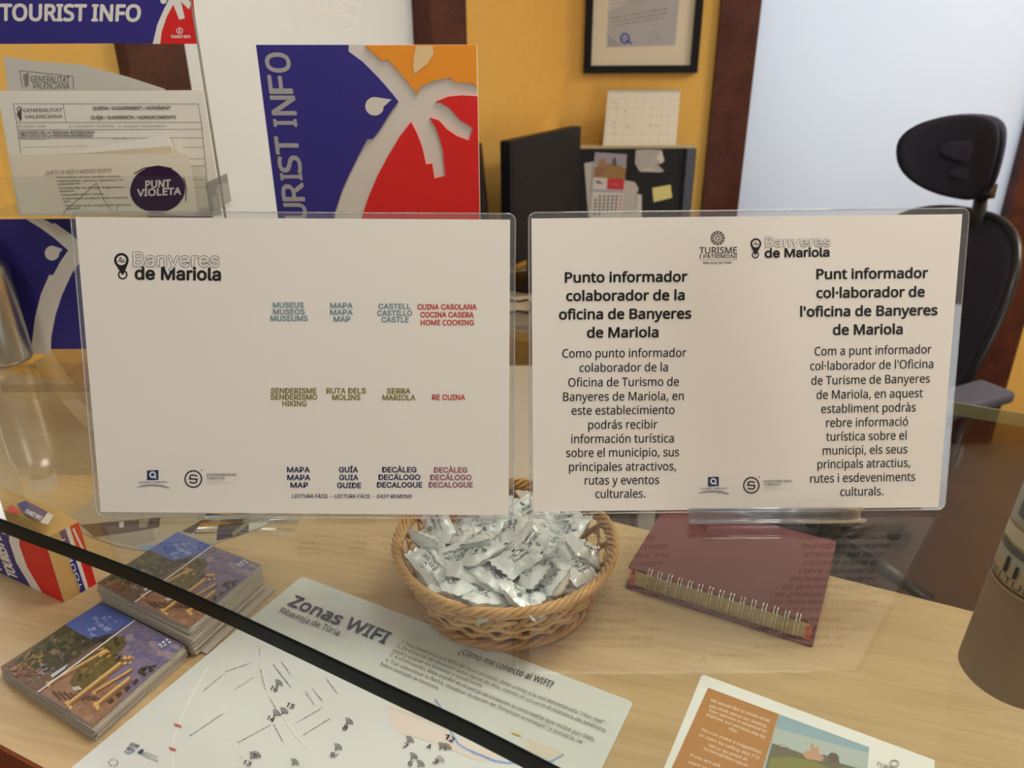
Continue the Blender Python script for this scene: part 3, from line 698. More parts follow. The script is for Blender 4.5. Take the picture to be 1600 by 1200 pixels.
# ================================================================== ALUMINIUM BOTTLE AND BROWN TUBE
ALU = mat('brushed_aluminium', (186, 184, 176), 0.32, 1.0, noise=.1, scale=300)
q = onz(12, 564, .0085)
bt_ = thing('aluminium_bottle', 'silver aluminium bottle on the glass at the left edge', 'bottle', (q.x, q.y, .0085))
bm = bmesh.new(); lathe(bm, [(0, 0.0004), (.022, .0004), (.0245, .003), (.025, .006), (.025, .092), (.0238, .101), (.019, .110), (.0125, .116), (.0125, .122), (0, .122)], (q.x, q.y, .0085), 48); obj('body', bm, ALU, bt_, True)
bm = bmesh.new(); lathe(bm, [(0, .122), (.014, .122), (.014, .138), (.012, .140), (0, .140)], (q.x, q.y, .0085), 32); obj('cap', bm, mat('white_plastic', (230, 230, 228), .4), bt_, False)
q0 = onz(1505, 1048, 0); R_ = 0.0275
q = V((q0.x + R_ * .96, q0.y - R_ * .1, 0))
tb = thing('labelled_tube', 'brown cylindrical tube with a vintage picture label at the right edge', 'tube', (q.x, q.y, 0))
LEAN = .03
bm = bmesh.new(); lathe(bm, [(0, 0.0004), (R_ - .001, .0004), (R_, .0015)] + [(R_ * (1 - .85 * h_), h_) for h_ in (.05, .1, .15, .205)] + [(R_ * .82, .207), (0, .207)], (q.x, q.y, 0), 64)
for v in bm.verts: v.co.x += LEAN * v.co.z
obj('body', bm, mat('brown_card', (134, 112, 84), .55, noise=.08, scale=20), tb, True)
def on_tube(a, zz, dr=.0004):
    a -= 1.12; r = R_ * (1 - .85 * zz) + dr; return V((q.x + r * math.sin(a) + LEAN * zz, q.y - r * math.cos(a), zz))
def tube_patch(bm, a0, a1, zA, zB, mi, dr, n=14):
    for k in range(n):
        p, r = a0 + (a1 - a0) * k / n, a0 + (a1 - a0) * (k + 1) / n
        quad(bm, [on_tube(p, zA, dr), on_tube(r, zA, dr), on_tube(r, zB, dr), on_tube(p, zB, dr)], mi)
zl = 0.062
mats_l = [ink((166, 146, 108)), ink((88, 58, 36)), ink((150, 146, 130)), ink((90, 88, 84)), ink((176, 166, 138)), ink((52, 46, 42))]
bm = bmesh.new(); tube_patch(bm, -.95, 1.2, zl, .155, 0, .0004)
for a0, a1, zA, zB, mi in ((-.95, 1.2, zl + .0015, zl + .003, 1), (-.93, -.91, zl, .155, 1), (-.88, 1.1, zl + .014, zl + .022, 2), (-.84, 1.1, zl + .020, zl + .024, 3), (-.86, .8, zl + .026, zl + .034, 4), (-.80, .8, zl + .030, zl + .033, 3), (-.88, 1.1, zl + .036, zl + .06, 2), (-.6, .3, zl + .040, zl + .05, 3), (-.45, -.35, zl + .009, zl + .018, 5), (-.2, -.12, zl + .009, zl + .016, 5)):
    tube_patch(bm, a0, a1, zA, zB, mi, .0006 + .00008 * mi)
lb = obj('label', bm, mats_l, tb)
bm = bmesh.new(); vs, fs = glyphs('PELTURIA', 'o'); w_ = max(v[0] for v in vs)
vv = [bm.verts.new(on_tube(-.86 + 1.4 * v[0] / w_, zl + .0042 + v[1] * .0068, .0013)) for v in vs]
for f in fs:
    try: bm.faces.new([vv[i] for i in f])
    except ValueError: pass
obj('label_text', bm, mats_l[5], lb)

# ================================================================== THINGS ON THE OAK WORKTOP
ZW = -W
def flat_page(zz, a, b):
    """page lying face up at height zz, x axis from photo point a to b"""
    p = onz(a[0], a[1], zz); e = onz(b[0], b[1], zz) - p
    return Page(p, e, V((-e.y, e.x, 0)))
# ---- wicker basket of sweets
WICK = mat('honey_wicker', (176, 124, 62), .38, noise=.30, scale=60, bump=.3, coat=.25)
WICK2 = mat('pale_wicker', (198, 152, 90), .38, noise=.25, scale=60, coat=.25)
BC = V((onz(789, 858, -.056).x, 0.530, ZW)); RB, RR, HB = .064, .0905, .056
bk = thing('wicker_basket', 'round honey coloured wicker basket full of wrapped sweets', 'basket', BC)
def bpt(a, h, dr=0.0):
    s_ = h / HB; r = RB + (RR - RB) * (s_ ** .75) + dr
    return BC + V((r * math.cos(a), r * math.sin(a), h))
bm = bmesh.new()
for k in range(11):
    r = .004 + k * .0056
    tube(bm, [BC + V((r * math.cos(a * PI / 14), r * math.sin(a * PI / 14), .004 + .0012 * math.sin(a * PI / 2 + k * PI))) for a in range(28)], .0024, 6, True)
obj('base', bm, WICK, bk, True)
def strand(bm, fn, n, r, flat, seg=6, closed=False):
    tube(bm, [fn(i / n) for i in range(n + (0 if closed else 1))], r, seg, closed, flat=flat, upv=lambda i: (fn(i / n) - (BC + V((0, 0, .03)))).normalized())
bm = bmesh.new()
N = 22
for k in range(N):                                             # slanting splints, both ways, over and under
    for s_ in (1, -1):
        a0 = 2 * PI * (k + (.5 if s_ < 0 else 0)) / N
        strand(bm, lambda t, a0=a0, s_=s_: bpt(a0 + s_ * .42 * t, .004 + t * (HB - .006), .0012 * math.sin(t * 4 * PI + (0 if s_ > 0 else PI))), 12, .0027, .35)
obj('splints', bm, WICK, bk, True)
bm = bmesh.new()
for j, h in enumerate((.016, .027, .038)):
    strand(bm, lambda t, h=h, j=j: bpt(2 * PI * t, h + .0012 * math.sin(2 * PI * t * 3 + j), .0016 * math.sin(2 * PI * t * N + j * PI)), 176, .0021, .6, 6, True)
obj('cross_strands', bm, WICK2, bk, True)
bm = bmesh.new()
for j in range(5):
    strand(bm, lambda t, j=j: bpt(2 * PI * t, HB - .003 + .0040 * math.sin(2 * PI * (t * 15 + j / 5)), .0028 * math.cos(2 * PI * (t * 15 + j / 5))), 220, .0019, .9, 7, True)
obj('rim', bm, WICK2, bk, True)
bm = bmesh.new()
for j in range(4):
    strand(bm, lambda t, j=j: bpt(2 * PI * t, .0055 + .003 * math.sin(2 * PI * (t * 9 + j / 4)), .003 + .0028 * math.cos(2 * PI * (t * 9 + j / 4))), 130, .0023, .9, 7, True)
obj('foot_rim', bm, WICK, bk, True)
# sweets: a crumpled pillow pack with zigzag crimped ends
WRAP = mat('white_wrapper_film', (236, 241, 242), .24, spec=.6, coat=.5)
WPR = mat('wrapper_print', (112, 126, 132), .4)
def sweet_mesh(seed):
    rd = random.Random(seed); bm = bmesh.new(); L, Wd, T = .040, .026, .0088
    nx, ny = 16, 9; ph = [rd.uniform(0, 6) for _ in range(6)]
    def wob(u, v): return .0012 * (math.sin(9 * u + ph[0] + 3 * v) + math.sin(13 * v + ph[1] - 5 * u) + .7 * math.sin(21 * u + ph[2]))
    grids = []
    for sgn in (1, -1):
        g = []
        for i in range(nx + 1):
            u = -1 + 2 * i / nx; row = []
            end = max(0, (abs(u) - .70) / .30); body = 1 - min(1, end * 2.2)
            for j in range(ny + 1):
                v = -1 + 2 * j / ny
                pr = body * (max(0, 1 - abs(u) ** 4) ** .5) * (max(0, 1 - abs(v) ** 2.6) ** .6)
                x = u * L / 2 + (.0011 * (1 if j % 2 else -1) * (1 if u > 0 else -1) if i in (0, nx) else 0)
                y = v * Wd / 2 * (1 - .10 * body * (1 - abs(u)) + .02 * math.sin(5 * u + ph[3]))
                zz = sgn * (T * .62 * pr) + wob(u, v) * (.35 + .65 * pr) * (1 if sgn > 0 else .6) + end * .0022 * math.sin(ph[4] + u) * (1 if u > 0 else -1) + sgn * .00012
                row.append((x, y, zz))
            g.append(row)
        grids.append(g)
    V_ = [[[bm.verts.new(p) for p in r] for r in g] for g in grids]
    for q in (0, 1):
        for i in range(nx):
            for j in range(ny):
                f = [V_[q][i][j], V_[q][i + 1][j], V_[q][i + 1][j + 1], V_[q][i][j + 1]]
                bm.faces.new(f if q == 0 else f[::-1])
    top = grids[0]
    def surf(u, v):
        fi = (u + 1) / 2 * nx; fj = (v + 1) / 2 * ny; i = min(int(fi), nx - 1); j = min(int(fj), ny - 1); a, b = fi - i, fj - j
        P = V(top[i][j]) * (1 - a) * (1 - b) + V(top[i + 1][j]) * a * (1 - b) + V(top[i][j + 1]) * (1 - a) * b + V(top[i + 1][j + 1]) * a * b
        return P + V((0, 0, .00035))
    bp = bmesh.new()
    for txt, u0, u1, vb, hh in (('TURISME', -.42, .50, -.02, .30), ('I PATRIMONI', -.42, .50, -.36, .20)):
        vs, fs = glyphs(txt, 'o'); w = max(v[0] for v in vs); cap = max(v[1] for v in glyphs('H', 'o')[0])
        for dx in (0, .012):
            vv = [bp.verts.new(surf(u0 + dx + (u1 - u0) * v[0] / w, vb + hh * v[1] / cap)) for v in vs]
            for f in fs:
                try: bp.faces.new([vv[i] for i in f])
                except ValueError: pass
    pts = [surf(.06 + .10 * math.cos(a * PI / 6), .58 + .22 * math.sin(a * PI / 6)) for a in range(12)]
    bp.faces.new([bp.verts.new(p) for p in pts])
    return bm, bp
protos = []
spots = []
rs = random.Random(5)
for zz, rr, n, tilt in ((.017, .030, 6, .25), (.029, .014, 2, .3), (.029, .047, 9, .35), (.041, .026, 6, .45), (.043, .060, 13, .6), (.053, .012, 3, .5), (.055, .040, 10, .6), (.0585, .064, 14, .75), (.066, .022, 5, .5)):
    for k in range(n):
        a = 2 * PI * (k + rs.uniform(-.18, .18)) / n + zz * 60
        r = rr + rs.uniform(-.003, .003)
        spots.append((BC + V((r * math.cos(a), r * math.sin(a) - (zz - .03) * .35, .006 + zz * .80 - max(0, r * math.sin(a)) * .12 + rs.uniform(-.002, .002))), (rs.uniform(-tilt, tilt), rs.uniform(-tilt, tilt) - (.25 if rr > .05 else 0), rs.uniform(0, 2 * PI))))
SL = 'small white wrapped sweet with grey print heaped in the wicker basket'
for i, (p, e) in enumerate(spots):
    if i < 5:
        t = thing('wrapped_sweet', SL, 'sweet', (0, 0, 0), 'wrapped sweets in the basket')
        b1, b2_ = sweet_mesh(i + 11); obj('wrapper', b1, WRAP, t, True); obj('printing', b2_, WPR, t); protos.append(t)
        t.location = p; t.rotation_euler = e
    else: dup(protos[i % 5], p, e)

# ---- burgundy spiral notebook
zc_ = ZW + .021
c_fl, c_fr, c_br = onz(981, 885, zc_), onz(1277, 975, zc_), onz(1298, 847, zc_)
ex = (c_fr - c_fl); wn = ex.length; ex.normalize(); ey = V((-ex.y, ex.x, 0)); dnb = (c_br - c_fr).dot(ey)
nb = thing('spiral_notebook', 'burgundy hard-cover spiral notebook lying beside the wicker basket', 'notebook', (c_fl.x, c_fl.y, ZW))
pg = Page((c_fl.x, c_fl.y, ZW), ex, ey)
MAR = mat('burgundy_cover', (112, 50, 52), .5, noise=.08, scale=500, bump=.05)
ed = .002
for nm, zA, zB, off in (('back_cover', .0006, .0026, -.004), ('front_cover', .0186, .0206, 0)):
    bm = bmesh.new(); plate(bm, pg, [(u, v + off) for u, v in rrect(wn, dnb + .004, .002, 3)], zA, zB); bev(bm, .0003, 1); o = obj(nm, bm, MAR, nb)
    if nm == 'front_cover': fc = o
bm = bmesh.new(); plate(bm, pg, [(.006, .001), (wn - .005, .001), (wn - .005, dnb - .004), (.006, dnb - .004)], .0028, .0184); obj('page_block', bm, mat('gilded_cream_pages', (196, 176, 116), .4, noise=.12, scale=600, stretch=(.01, .01, 1)), nb)
bm = bmesh.new()
for u in (.003, wn - .007): plate(bm, pg, [(u, .0), (u + .004, .0), (u + .004, .012), (u, .012)], .0028, .0150)
obj('divider_tabs', bm, ink((206, 92, 50)), nb, label='orange divider edges')
STEEL = mat('nickel_wire', (206, 202, 188), .18, 1.0)
for k in range(15):
    u = .020 + (wn - .034) * k / 14
    bm = bmesh.new()
    for du in (-.0013, .0013):
        tube(bm, [pg.p + ex * (u + du) + ey * (.0015 + .0062 * math.cos(a)) + V((0, 0, .0118 + .0118 * math.sin(a))) for a in [2 * PI * j / 24 for j in range(24)]], .0007, 6, True)
    obj('binding_ring', bm, STEEL, nb, True)
pg.lift = .0208
pg.ring((wn * .30, dnb * .76), .016, .0004, (84, 36, 40), False, ry=.011)
pg.text('2025', (wn * .285, dnb * .72), (wn * .315, dnb * .79), .005, (84, 36, 40), 'o', px=False, top=(-.006, .003))
pg.put('embossing', fc, 'blind oval stamp')

# ---- photo leaflets in two piles
EDG = mat('stacked_paper_edges', (176, 166, 152), .6, noise=.2, scale=900)
def mix3(a, b, t): return tuple(int(a[i] + (b[i] - a[i]) * t) for i in range(3))
zt = ZW + .0125
QA, QB, QC, QD = (1, 1042), (157, 941), (289, 1009), (146, 1136)
pg = flat_page(zt, QA, QD)
out2 = [pg.uv(q) for q in (QA, QD, QC, QB)]
TH = .00105
z = ZM(0, 750, 2.6667)
lp0 = pg.w(0, 0); lp0.z = zt - TH
top = thing('photo_leaflet', 'topmost photo leaflet of the near pile, garden and stone columns cover', 'leaflet', lp0, 'leaflets in the near pile')
bm = bmesh.new(); plate(bm, pg, out2, -TH, 0); LB = obj('folded_sheet', bm, EDG, top)
pg.lift = .00015
SKY, SKY2, PUR, PUR2 = (86, 104, 172), (140, 154, 200), (126, 114, 138), (150, 134, 148)
TREE, TREE2, BRN, GRD, GLD, GLD2, PINK = (62, 62, 38), (98, 94, 56), (124, 92, 72), (148, 112, 88), (198, 160, 100), (150, 110, 66), (146, 116, 108)
PI_ = photo_ink
rt = random.Random(3)
def blob(cx, cy, rx_, ry_, c, n=11, ang=-.68):
    P = []
    for k in range(n):
        r = 1 + rt.uniform(-.35, .35); x, y = rx_ * r * math.cos(2 * PI * k / n), ry_ * r * math.sin(2 * PI * k / n)
        P.append((cx + x * math.cos(ang) - y * math.sin(ang), cy + x * math.sin(ang) + y * math.cos(ang)))
    pg.poly(P, PI_(c))
def scatter(poly, n, r, cols, ang=-.68):
    """small irregular patches strewn inside a four-cornered area"""
    A, B, C, D = [V(z(*q)) for q in poly]
    for _ in range(n):
        u, v = rt.random(), rt.random(); q = (A * (1 - u) + B * u) * (1 - v) + (D * (1 - u) + C * u) * v; k = rt.uniform(.5, 1.2)
        blob(q.x, q.y, r * k, r * k * .6, cols[rt.randrange(len(cols))], 9, ang)
pg.poly([QA, (60, 1084), (212, 971), QB], PI_((112, 90, 74)))
pg.poly([z(420, 510), z(565, 585), z(440, 655), z(385, 668), z(330, 640), z(272, 602)], SKY)
scatter([(350, 600), (420, 560), (480, 610), (390, 655)], 9, 5.5, [(104, 122, 186), (124, 140, 196), SKY2], .3)
scatter([(440, 540), (520, 570), (470, 610), (420, 590)], 6, 4, [(104, 122, 186), (120, 136, 192)], .3)
pg.poly([z(272, 602), z(330, 640), z(385, 668), z(440, 655), z(330, 735), z(250, 790), z(170, 800), z(60, 760)], PI_((74, 68, 46)))
scatter([(255, 615), (330, 645), (250, 740), (150, 700)], 34, 5, [TREE, TREE2, (86, 84, 50), (50, 50, 34), (112, 96, 72), (128, 104, 84)])
scatter([(320, 650), (430, 655), (300, 760), (230, 740)], 26, 4.5, [TREE, (78, 70, 56), (96, 88, 84), (52, 48, 40), (112, 98, 88)])
scatter([(130, 710), (200, 720), (150, 800), (60, 770)], 26, 4.5, [TREE2, (120, 112, 60), (140, 104, 62), (92, 84, 46), (150, 108, 70)])
scatter([(40, 770), (170, 790), (180, 860), (60, 830)], 26, 5, [(150, 102, 66), (132, 86, 60), (140, 108, 90), PINK, (116, 78, 56)])
scatter([(170, 770), (240, 760), (210, 820), (160, 810)], 8, 4, [(120, 116, 128), (138, 128, 134), (104, 96, 96)])
pg.poly([z(212, 815), z(285, 768), z(270, 790), z(218, 828)], (186, 192, 204))
pg.poly([z(380, 665), z(470, 640), z(440, 662), z(390, 684)], (60, 58, 66))
pg.poly([(60, 1084), QD, QC, (212, 971)], PI_(PUR))
scatter([(520, 640), (740, 690), (680, 770), (520, 720)], 30, 9, [PUR2, (118, 106, 134), (156, 136, 146), (134, 120, 142), (110, 102, 138)], .3)
scatter([(660, 650), (745, 690), (720, 720), (660, 700)], 8, 6, [(106, 106, 156), (112, 110, 158)], .3)
pg.poly([z(160, 882), z(390, 1028), z(470, 960), z(530, 890), z(420, 800), z(330, 790)], PI_(GRD))
scatter([(200, 900), (330, 860), (440, 960), (390, 1010)], 20, 6, [(154, 118, 94), (138, 102, 80), (162, 126, 102)])
pg.poly([z(330, 770), z(420, 690), z(520, 650), z(520, 700), z(480, 740), z(490, 780), z(430, 850), z(330, 890), z(290, 850)], PI_((104, 90, 50)))
scatter([(430, 660), (520, 650), (510, 760), (440, 770)], 24, 4.5, [TREE, TREE2, (80, 74, 42), (54, 50, 34)])
scatter([(350, 750), (430, 740), (420, 830), (320, 840)], 20, 4.5, [(112, 96, 54), (86, 76, 42), (130, 110, 62), (70, 62, 38)])
scatter([(575, 800), (640, 770), (655, 790), (590, 830)], 18, 4, [(62, 56, 46), (74, 66, 54), (52, 46, 40)])
def column(a, b, wd):
    A, B = V(z(*a)), V(z(*b)); d_ = (B - A).normalized(); n_ = V((-d_.y, d_.x))
    pg.line(A, B, wd, PI_((138, 98, 62))); pg.line(A - n_ * wd * .22, B - n_ * wd * .22, wd * .5, PI_(GLD)); pg.line(A - n_ * wd * .36, B - n_ * wd * .36, wd * .16, (222, 190, 132))
    for k in range(7):
        q = A - d_ * 1 + n_ * rt.uniform(-wd * .7, wd * .7); blob(q.x, q.y, wd * .4, wd * .26, (206, 166, 104), 7)
for k in range(8): q = z(215 + 24 * k, 885 + 3 * k); pg.poly([q, (q[0] + 4, q[1] - 1), (q[0] + 17, q[1] + 13 - k), (q[0] + 14, q[1] + 15 - k)], PI_((96, 68, 58)))
column((205, 855), (435, 722), 6); column((290, 940), (520, 760), 8.5); column((395, 890), (552, 796), 5); column((405, 945), (545, 832), 8.5)
for (x, y) in ((525, 752), (430, 722)):
    for k in range(14): q = z(x + rt.uniform(-22, 30), y + rt.uniform(-18, 20)); blob(q[0], q[1], 3.4, 2.2, [(206, 166, 104), (180, 136, 80), (120, 84, 54)][k % 3], 7)
pg.poly([z(300, 870), z(330, 865), z(345, 880), z(310, 885)], (190, 180, 176))
for k in range(4): q = z(455 + 34 * k, 935 - 27 * k); pg.line(q, (q[0] + 7, q[1] - 6), 5.5, PI_((74, 58, 42)))
pg.line((60, 1084), (212, 971), 1.9, (226, 226, 228))
for x, y, s_ in ((668, 692, 2.6), (682, 682, 3.0), (697, 672, 2.6), (708, 682, 2.8), (690, 694, 2.2), (676, 700, 2.0)): q = z(x, y); pg.poly([(q[0] - s_, q[1]), (q[0], q[1] - s_ * .7), (q[0] + s_, q[1]), (q[0], q[1] + s_ * .7)], (232, 232, 236))
CP = pg.put('cover_print', top, 'garden and columns cover photograph')
rj = random.Random(9)
for k in range(1, 12):
    r = LB.copy(); COL.objects.link(r); r.parent = None; r.name = 'photo_leaflet'
    r.location = lp0 + V((rj.uniform(-.0012, .0012), rj.uniform(-.0012, .0012), -TH * k - .00004 * k)); r.rotation_euler = (0, 0, rj.uniform(-.012, .012))
    tag(r, 'photo leaflet lying lower in the near pile of leaflets', 'leaflet', 'leaflets in the near pile')
# far pile, taller and partly under the glass
zt2 = ZW + .0285
B2, C2 = onz(278, 831, zt2), onz(409, 884, zt2)
b_, c_ = out2[3], out2[2]
wB, wC = pg.p + pg.ex * b_.x + pg.ey * b_.y, pg.p + pg.ex * c_.x + pg.ey * c_.y
ra = math.atan2(C2.y - B2.y, C2.x - B2.x) - math.atan2(wC.y - wB.y, wC.x - wB.x)
Rz = M.Rotation(ra, 3, 'Z')
l2 = B2 - Rz @ (wB - lp0); l2.z = zt2 - TH
dup(top, l2, (0, 0, ra), 'topmost photo leaflet of the taller pile under the glass edge', 'leaflets in the taller pile')
for k in range(1, 26):
    r = LB.copy(); COL.objects.link(r); r.parent = None; r.name = 'photo_leaflet'
    dv = V((rj.uniform(-.0014, .0014), rj.uniform(-.0014, .0014), 0))
    if k == 25: dv = V((.008, .002, 0))
    r.location = l2 + dv + V((0, 0, -TH * k - .00001 * k)); r.rotation_euler = (0, 0, ra + rj.uniform(-.014, .014))
    tag(r, 'photo leaflet lying lower in the taller pile of leaflets', 'leaflet', 'leaflets in the taller pile')

# ---- WIFI map
zm = ZW + .0006
pg = flat_page(zm, (472, 901), (990, 1098))
TLm, TRm = V((0, 0)), pg.uv((990, 1098)); wm = TRm.x
hm = .224
t = thing('town_map_sheet', 'large laminated white town map titled Zonas WIFI on the oak worktop', 'map', (pg.p.x, pg.p.y, ZW))
bm = bmesh.new(); plate(bm, pg, [(u, v - hm) for u, v in rrect(wm, hm, .004)], 0, .0007); obj('laminated_sheet', bm, mat('laminated_map_paper', (216, 220, 216), .25, spec=.5, coat=.4), t)
pg.lift = .0009
za = ZM(430, 880, 4.848); zb_ = ZM(400, 850, 2.5806); z6 = ZM(150, 1000, 4)
TAN, PNK, PALEB = (216, 208, 190), (220, 209, 199), (214, 224, 232)
pg.poly([zb_(520, 655), zb_(720, 640), zb_(800, 700), zb_(960, 790), zb_(800, 770), zb_(640, 700)], TAN)
pg.poly([zb_(520, 670), zb_(600, 690), zb_(800, 780), zb_(1000, 860), zb_(900, 880), zb_(700, 800), zb_(560, 760)], PNK)
pg.poly([zb_(1100, 790), zb_(1250, 850), zb_(1200, 880), zb_(1080, 830)], TAN)
RV = (140, 170, 210)
pg.path([zb_(722, 630), zb_(745, 665), zb_(760, 695), zb_(790, 770), zb_(815, 810), zb_(850, 832), zb_(905, 855), zb_(960, 878), zb_(1010, 887), zb_(1055, 885), zb_(1120, 888), zb_(1190, 882), zb_(1240, 853)], 3.6, RV)
pg.text('Río Túria', zb_(870, 852), zb_(940, 872), 4, (110, 140, 190), 'o')
ST = (226, 225, 219)
for pts in ([(660, 240), (560, 430), (480, 640), (485, 800)], [(1000, 60), (1030, 180), (1090, 370), (1160, 470), (1260, 620), (1340, 690)], [(840, 600), (900, 760)], [(700, 180), (620, 320)]):
    pg.path([z6(*q) for q in pts], 2.4, ST)
GS = (128, 134, 146)
for a, b in (((668, 328), (790, 228)), ((808, 204), (966, 152)), ((865, 318), (985, 240)), ((588, 606), (792, 468)), ((884, 650), (1088, 540)), ((1252, 526), (1416, 430)), ((1296, 602), (1460, 500)), ((1025, 60), (1024, 110)), ((1030, 190), (1062, 330)), ((1160, 145), (1215, 220)), ((1108, 160), (1220, 305)), ((1112, 535), (1170, 645)), ((1310, 330), (1366, 415)), ((1352, 310), (1420, 395)), ((1092, 380), (1130, 440)), ((1440, 250), (1516, 350)), ((900, 735), (915, 750)), ((1490, 745), (1525, 710))):
    pg.scribble(z6(*a), z6(*b), 3.0, GS)
for q in ((487, 528), (455, 676)):
    pg.poly([z6(*q), z6(q[0] + 42, q[1] + 12), z6(q[0] + 52, q[1] + 28), z6(q[0] + 10, q[1] + 18)], (196, 104, 86))
pg.poly([zb_(1028, 763), zb_(1066, 777), zb_(1070, 784), zb_(1032, 770)], (206, 174, 60))
WF_ = (60, 62, 68)
def wifi(q, s_=1.0, c=WF_):
    for r in (3.2, 6.2, 9.2): pg.ring(q, r * s_, 1.15 * s_, c, n=9, a0=-105, a1=5)
    pg.ell(q, 1.3 * s_, c, n=8)
for x, y in ((1130, 295), (1115, 483), (1163, 470), (970, 748), (1230, 790), (1500, 695), (1568, 535)): wifi(z6(x, y))
for x, y, c in ((612, 806, WF_), (627, 873, WF_), (655, 903, WF_), (742, 832, WF_), (764, 836, WF_), (735, 885, (150, 148, 146)), (-4, 868, WF_)): wifi(zb_(x, y), 1, c)
for s_, a, w_ in (('16', (1086, 318), 42), ('15', (1186, 424), 46), ('14', (1064, 506), 44), ('13', (916, 784), 46)): pg.text(s_, z6(*a), z6(a[0] + w_, a[1] + 16), 6.4, (50, 50, 54), 'o', .06, top=(4, -6))
for s_, a in (('8', (348, 752)), ('9', (296, 862)), ('7', (590, 826)), ('6', (610, 896)), ('A', (686, 828)), ('1', (756, 788)), ('2', (778, 800)), ('3', (712, 888))): pg.text(s_, zb_(*a), zb_(a[0] + 16, a[1] + 7), 6.4, (50, 50, 54), 'o', .05, top=(4, -6.5))
pg.text('SOM', z6(210, 668), z6(262, 684), 5, (70, 78, 96), 'o', .1, top=(3.4, -4)); pg.text('RIU', z6(192, 694), z6(228, 706), 5, (70, 78, 96), 'o', .1, top=(3.4, -4))
pg.path([z6(180, 704), z6(200, 718), z6(228, 714), z6(245, 698)], 1.6, (120, 150, 200))
pg.poly([z6(262, 712), z6(292, 690), z6(302, 700), z6(296, 718), z6(276, 724)], (70, 78, 96)); pg.text('AJUNTAMENT DE', z6(302, 718), z6(384, 748), 2.8, (100, 106, 118), 'o', .06, top=(1.8, -2)); pg.text('RIBA-ROJA DE TÚRIA', z6(292, 728), z6(390, 776), 2.8, (100, 106, 118), 'o', .06, top=(1.8, -2))
for k in range(9): a = k * 2 * PI / 9; q = z6(112, 778); pg.ell((q[0] + 7 * math.cos(a), q[1] + 5 * math.sin(a)), 1.2, (90, 100, 120), n=6)
pg.put('map_print', t, 'streets, river, wifi marks and numbers')
pg.text('Zonas WIFI', za(95, 325), za(828, 622), 0, (62, 66, 96), 'o', .065, top=(13.4, -14.4))
pg.text('Riba-roja de Túria', za(30, 383), za(478, 560), 0, (62, 66, 88), 'o', .02, top=(6, -7.5))
pg.put('title', t, 'slate blue title lettering')
TXC = (84, 84, 82)
pg.text('¿Cómo me conecto al WIFI?', zb_(815, 446), zb_(1192, 586), 0, (70, 70, 72), 'o', .03, top=(5.5, -8))
for s_, a, b in (('1. Para conectarse a la WIFI del Ayuntamiento, debe unirse a la red denominada "riba_red".', (583, 407), (1407, 736)), ('2. En el portal de conexión debe darse de alta, siendo el usuario el número de teléfono', (567, 423), (1408, 766)), ('móvil y aceptar los términos y condiciones.', (550, 441), (912, 586)), ('3. A continuación, debe escribir en el portal de conexión la contraseña que recibe por SMS.', (538, 458), (1364, 805)), ('4. Tras seleccionar la flecha, visualizar la opción de "Empezar a navegar" y pulsarla, se', (520, 478), (1314, 812)), ('habrá realizado la conexión.', (500, 494), (736, 596))):
    pg.text(s_, zb_(*a), zb_(*b), 0, TXC, 'o', 0, top=(3.2, -4.6))
pg.put('instructions', t, 'small grey numbered instructions')

# ---- feedback sheets at the bottom right
zf_ = ZM(1020, 1030, 4)
pg0 = flat_page(ZW + .0004, (1099, 1056), (1460, 1190))
wf = pg0.uv((1460, 1190)).x; pl = pg0.uv((1041, 1200)); dl = pl / -pl.y
def fsheet(label, zz, grp, du=0.0, dv=0.0):
    pgf = Page(V((pg0.p.x, pg0.p.y, ZW)) + pg0.ex * du + pg0.ey * dv, pg0.ex, pg0.ey)
    t = thing('feedback_sheet', label, 'sheet', (pgf.p.x, pgf.p.y, ZW + zz), grp)
    P2 = [(0, 0), (dl.x * .15, -.15), (wf + dl.x * .15, -.15), (wf, 0)]
    bm = bmesh.new(); plate(bm, pgf, P2, zz, zz + .0006); obj('sheet', bm, mat('bright_sheet_paper', (236, 238, 234), .45), t)
    return t, pgf
fsheet('plain white sheet edge showing beneath the feedback sheet', .0004, None, -.0012, -.0006)
t, _ = fsheet('white feedback sheet with ochre panel and castle photo, bottom right corner', .0011, None)
pg = Page((pg0.p.x, pg0.p.y, ZW + .0017), pg0.ex, pg0.ey)
OCH = (184, 132, 82)
lo = lambda q, n_=90: (q[0] - 42 * n_ / 90 * 1.0, q[1] + n_)
pA, pB, pC = zf_(345, 180), zf_(788, 345), zf_(1352, 552)
pg.poly([pA, pB, (pB[0] - 38, pB[1] + 130), (pA[0] - 68, pA[1] + 150)], OCH)
pD = (pB[0] - 26, pB[1] + 92); pE = (pC[0] - 10, pC[1] + 88)
pg.poly([pB, pC, pE, pD], (150, 178, 192))
pg.poly([zf_(760, 430), zf_(1350, 590), zf_(1340, 690), zf_(740, 560)], (182, 194, 190))
pg.poly([zf_(745, 528), zf_(790, 540), zf_(820, 530), zf_(850, 560), zf_(930, 590), zf_(1000, 600), zf_(1080, 600), zf_(1180, 655), zf_(1335, 700), (pE[0], pE[1]), pD, zf_(705, 680)], (116, 112, 96))
pg.poly([zf_(935, 598), zf_(960, 570), zf_(985, 578), zf_(985, 530), zf_(1002, 525), zf_(1008, 560), zf_(1035, 545), zf_(1042, 600), zf_(1070, 612), zf_(1060, 640), zf_(960, 625)], (196, 156, 130))
pg.poly([zf_(1095, 600), zf_(1115, 585), zf_(1145, 590), zf_(1162, 610), zf_(1165, 655), zf_(1100, 640)], (110, 96, 90))
pg.poly([zf_(730, 620), zf_(860, 610), zf_(1000, 640), zf_(1120, 690), zf_(1100, 720), zf_(720, 690)], (136, 136, 84))
pg.poly([zf_(790, 545), zf_(820, 532), zf_(840, 555)], (190, 190, 190))
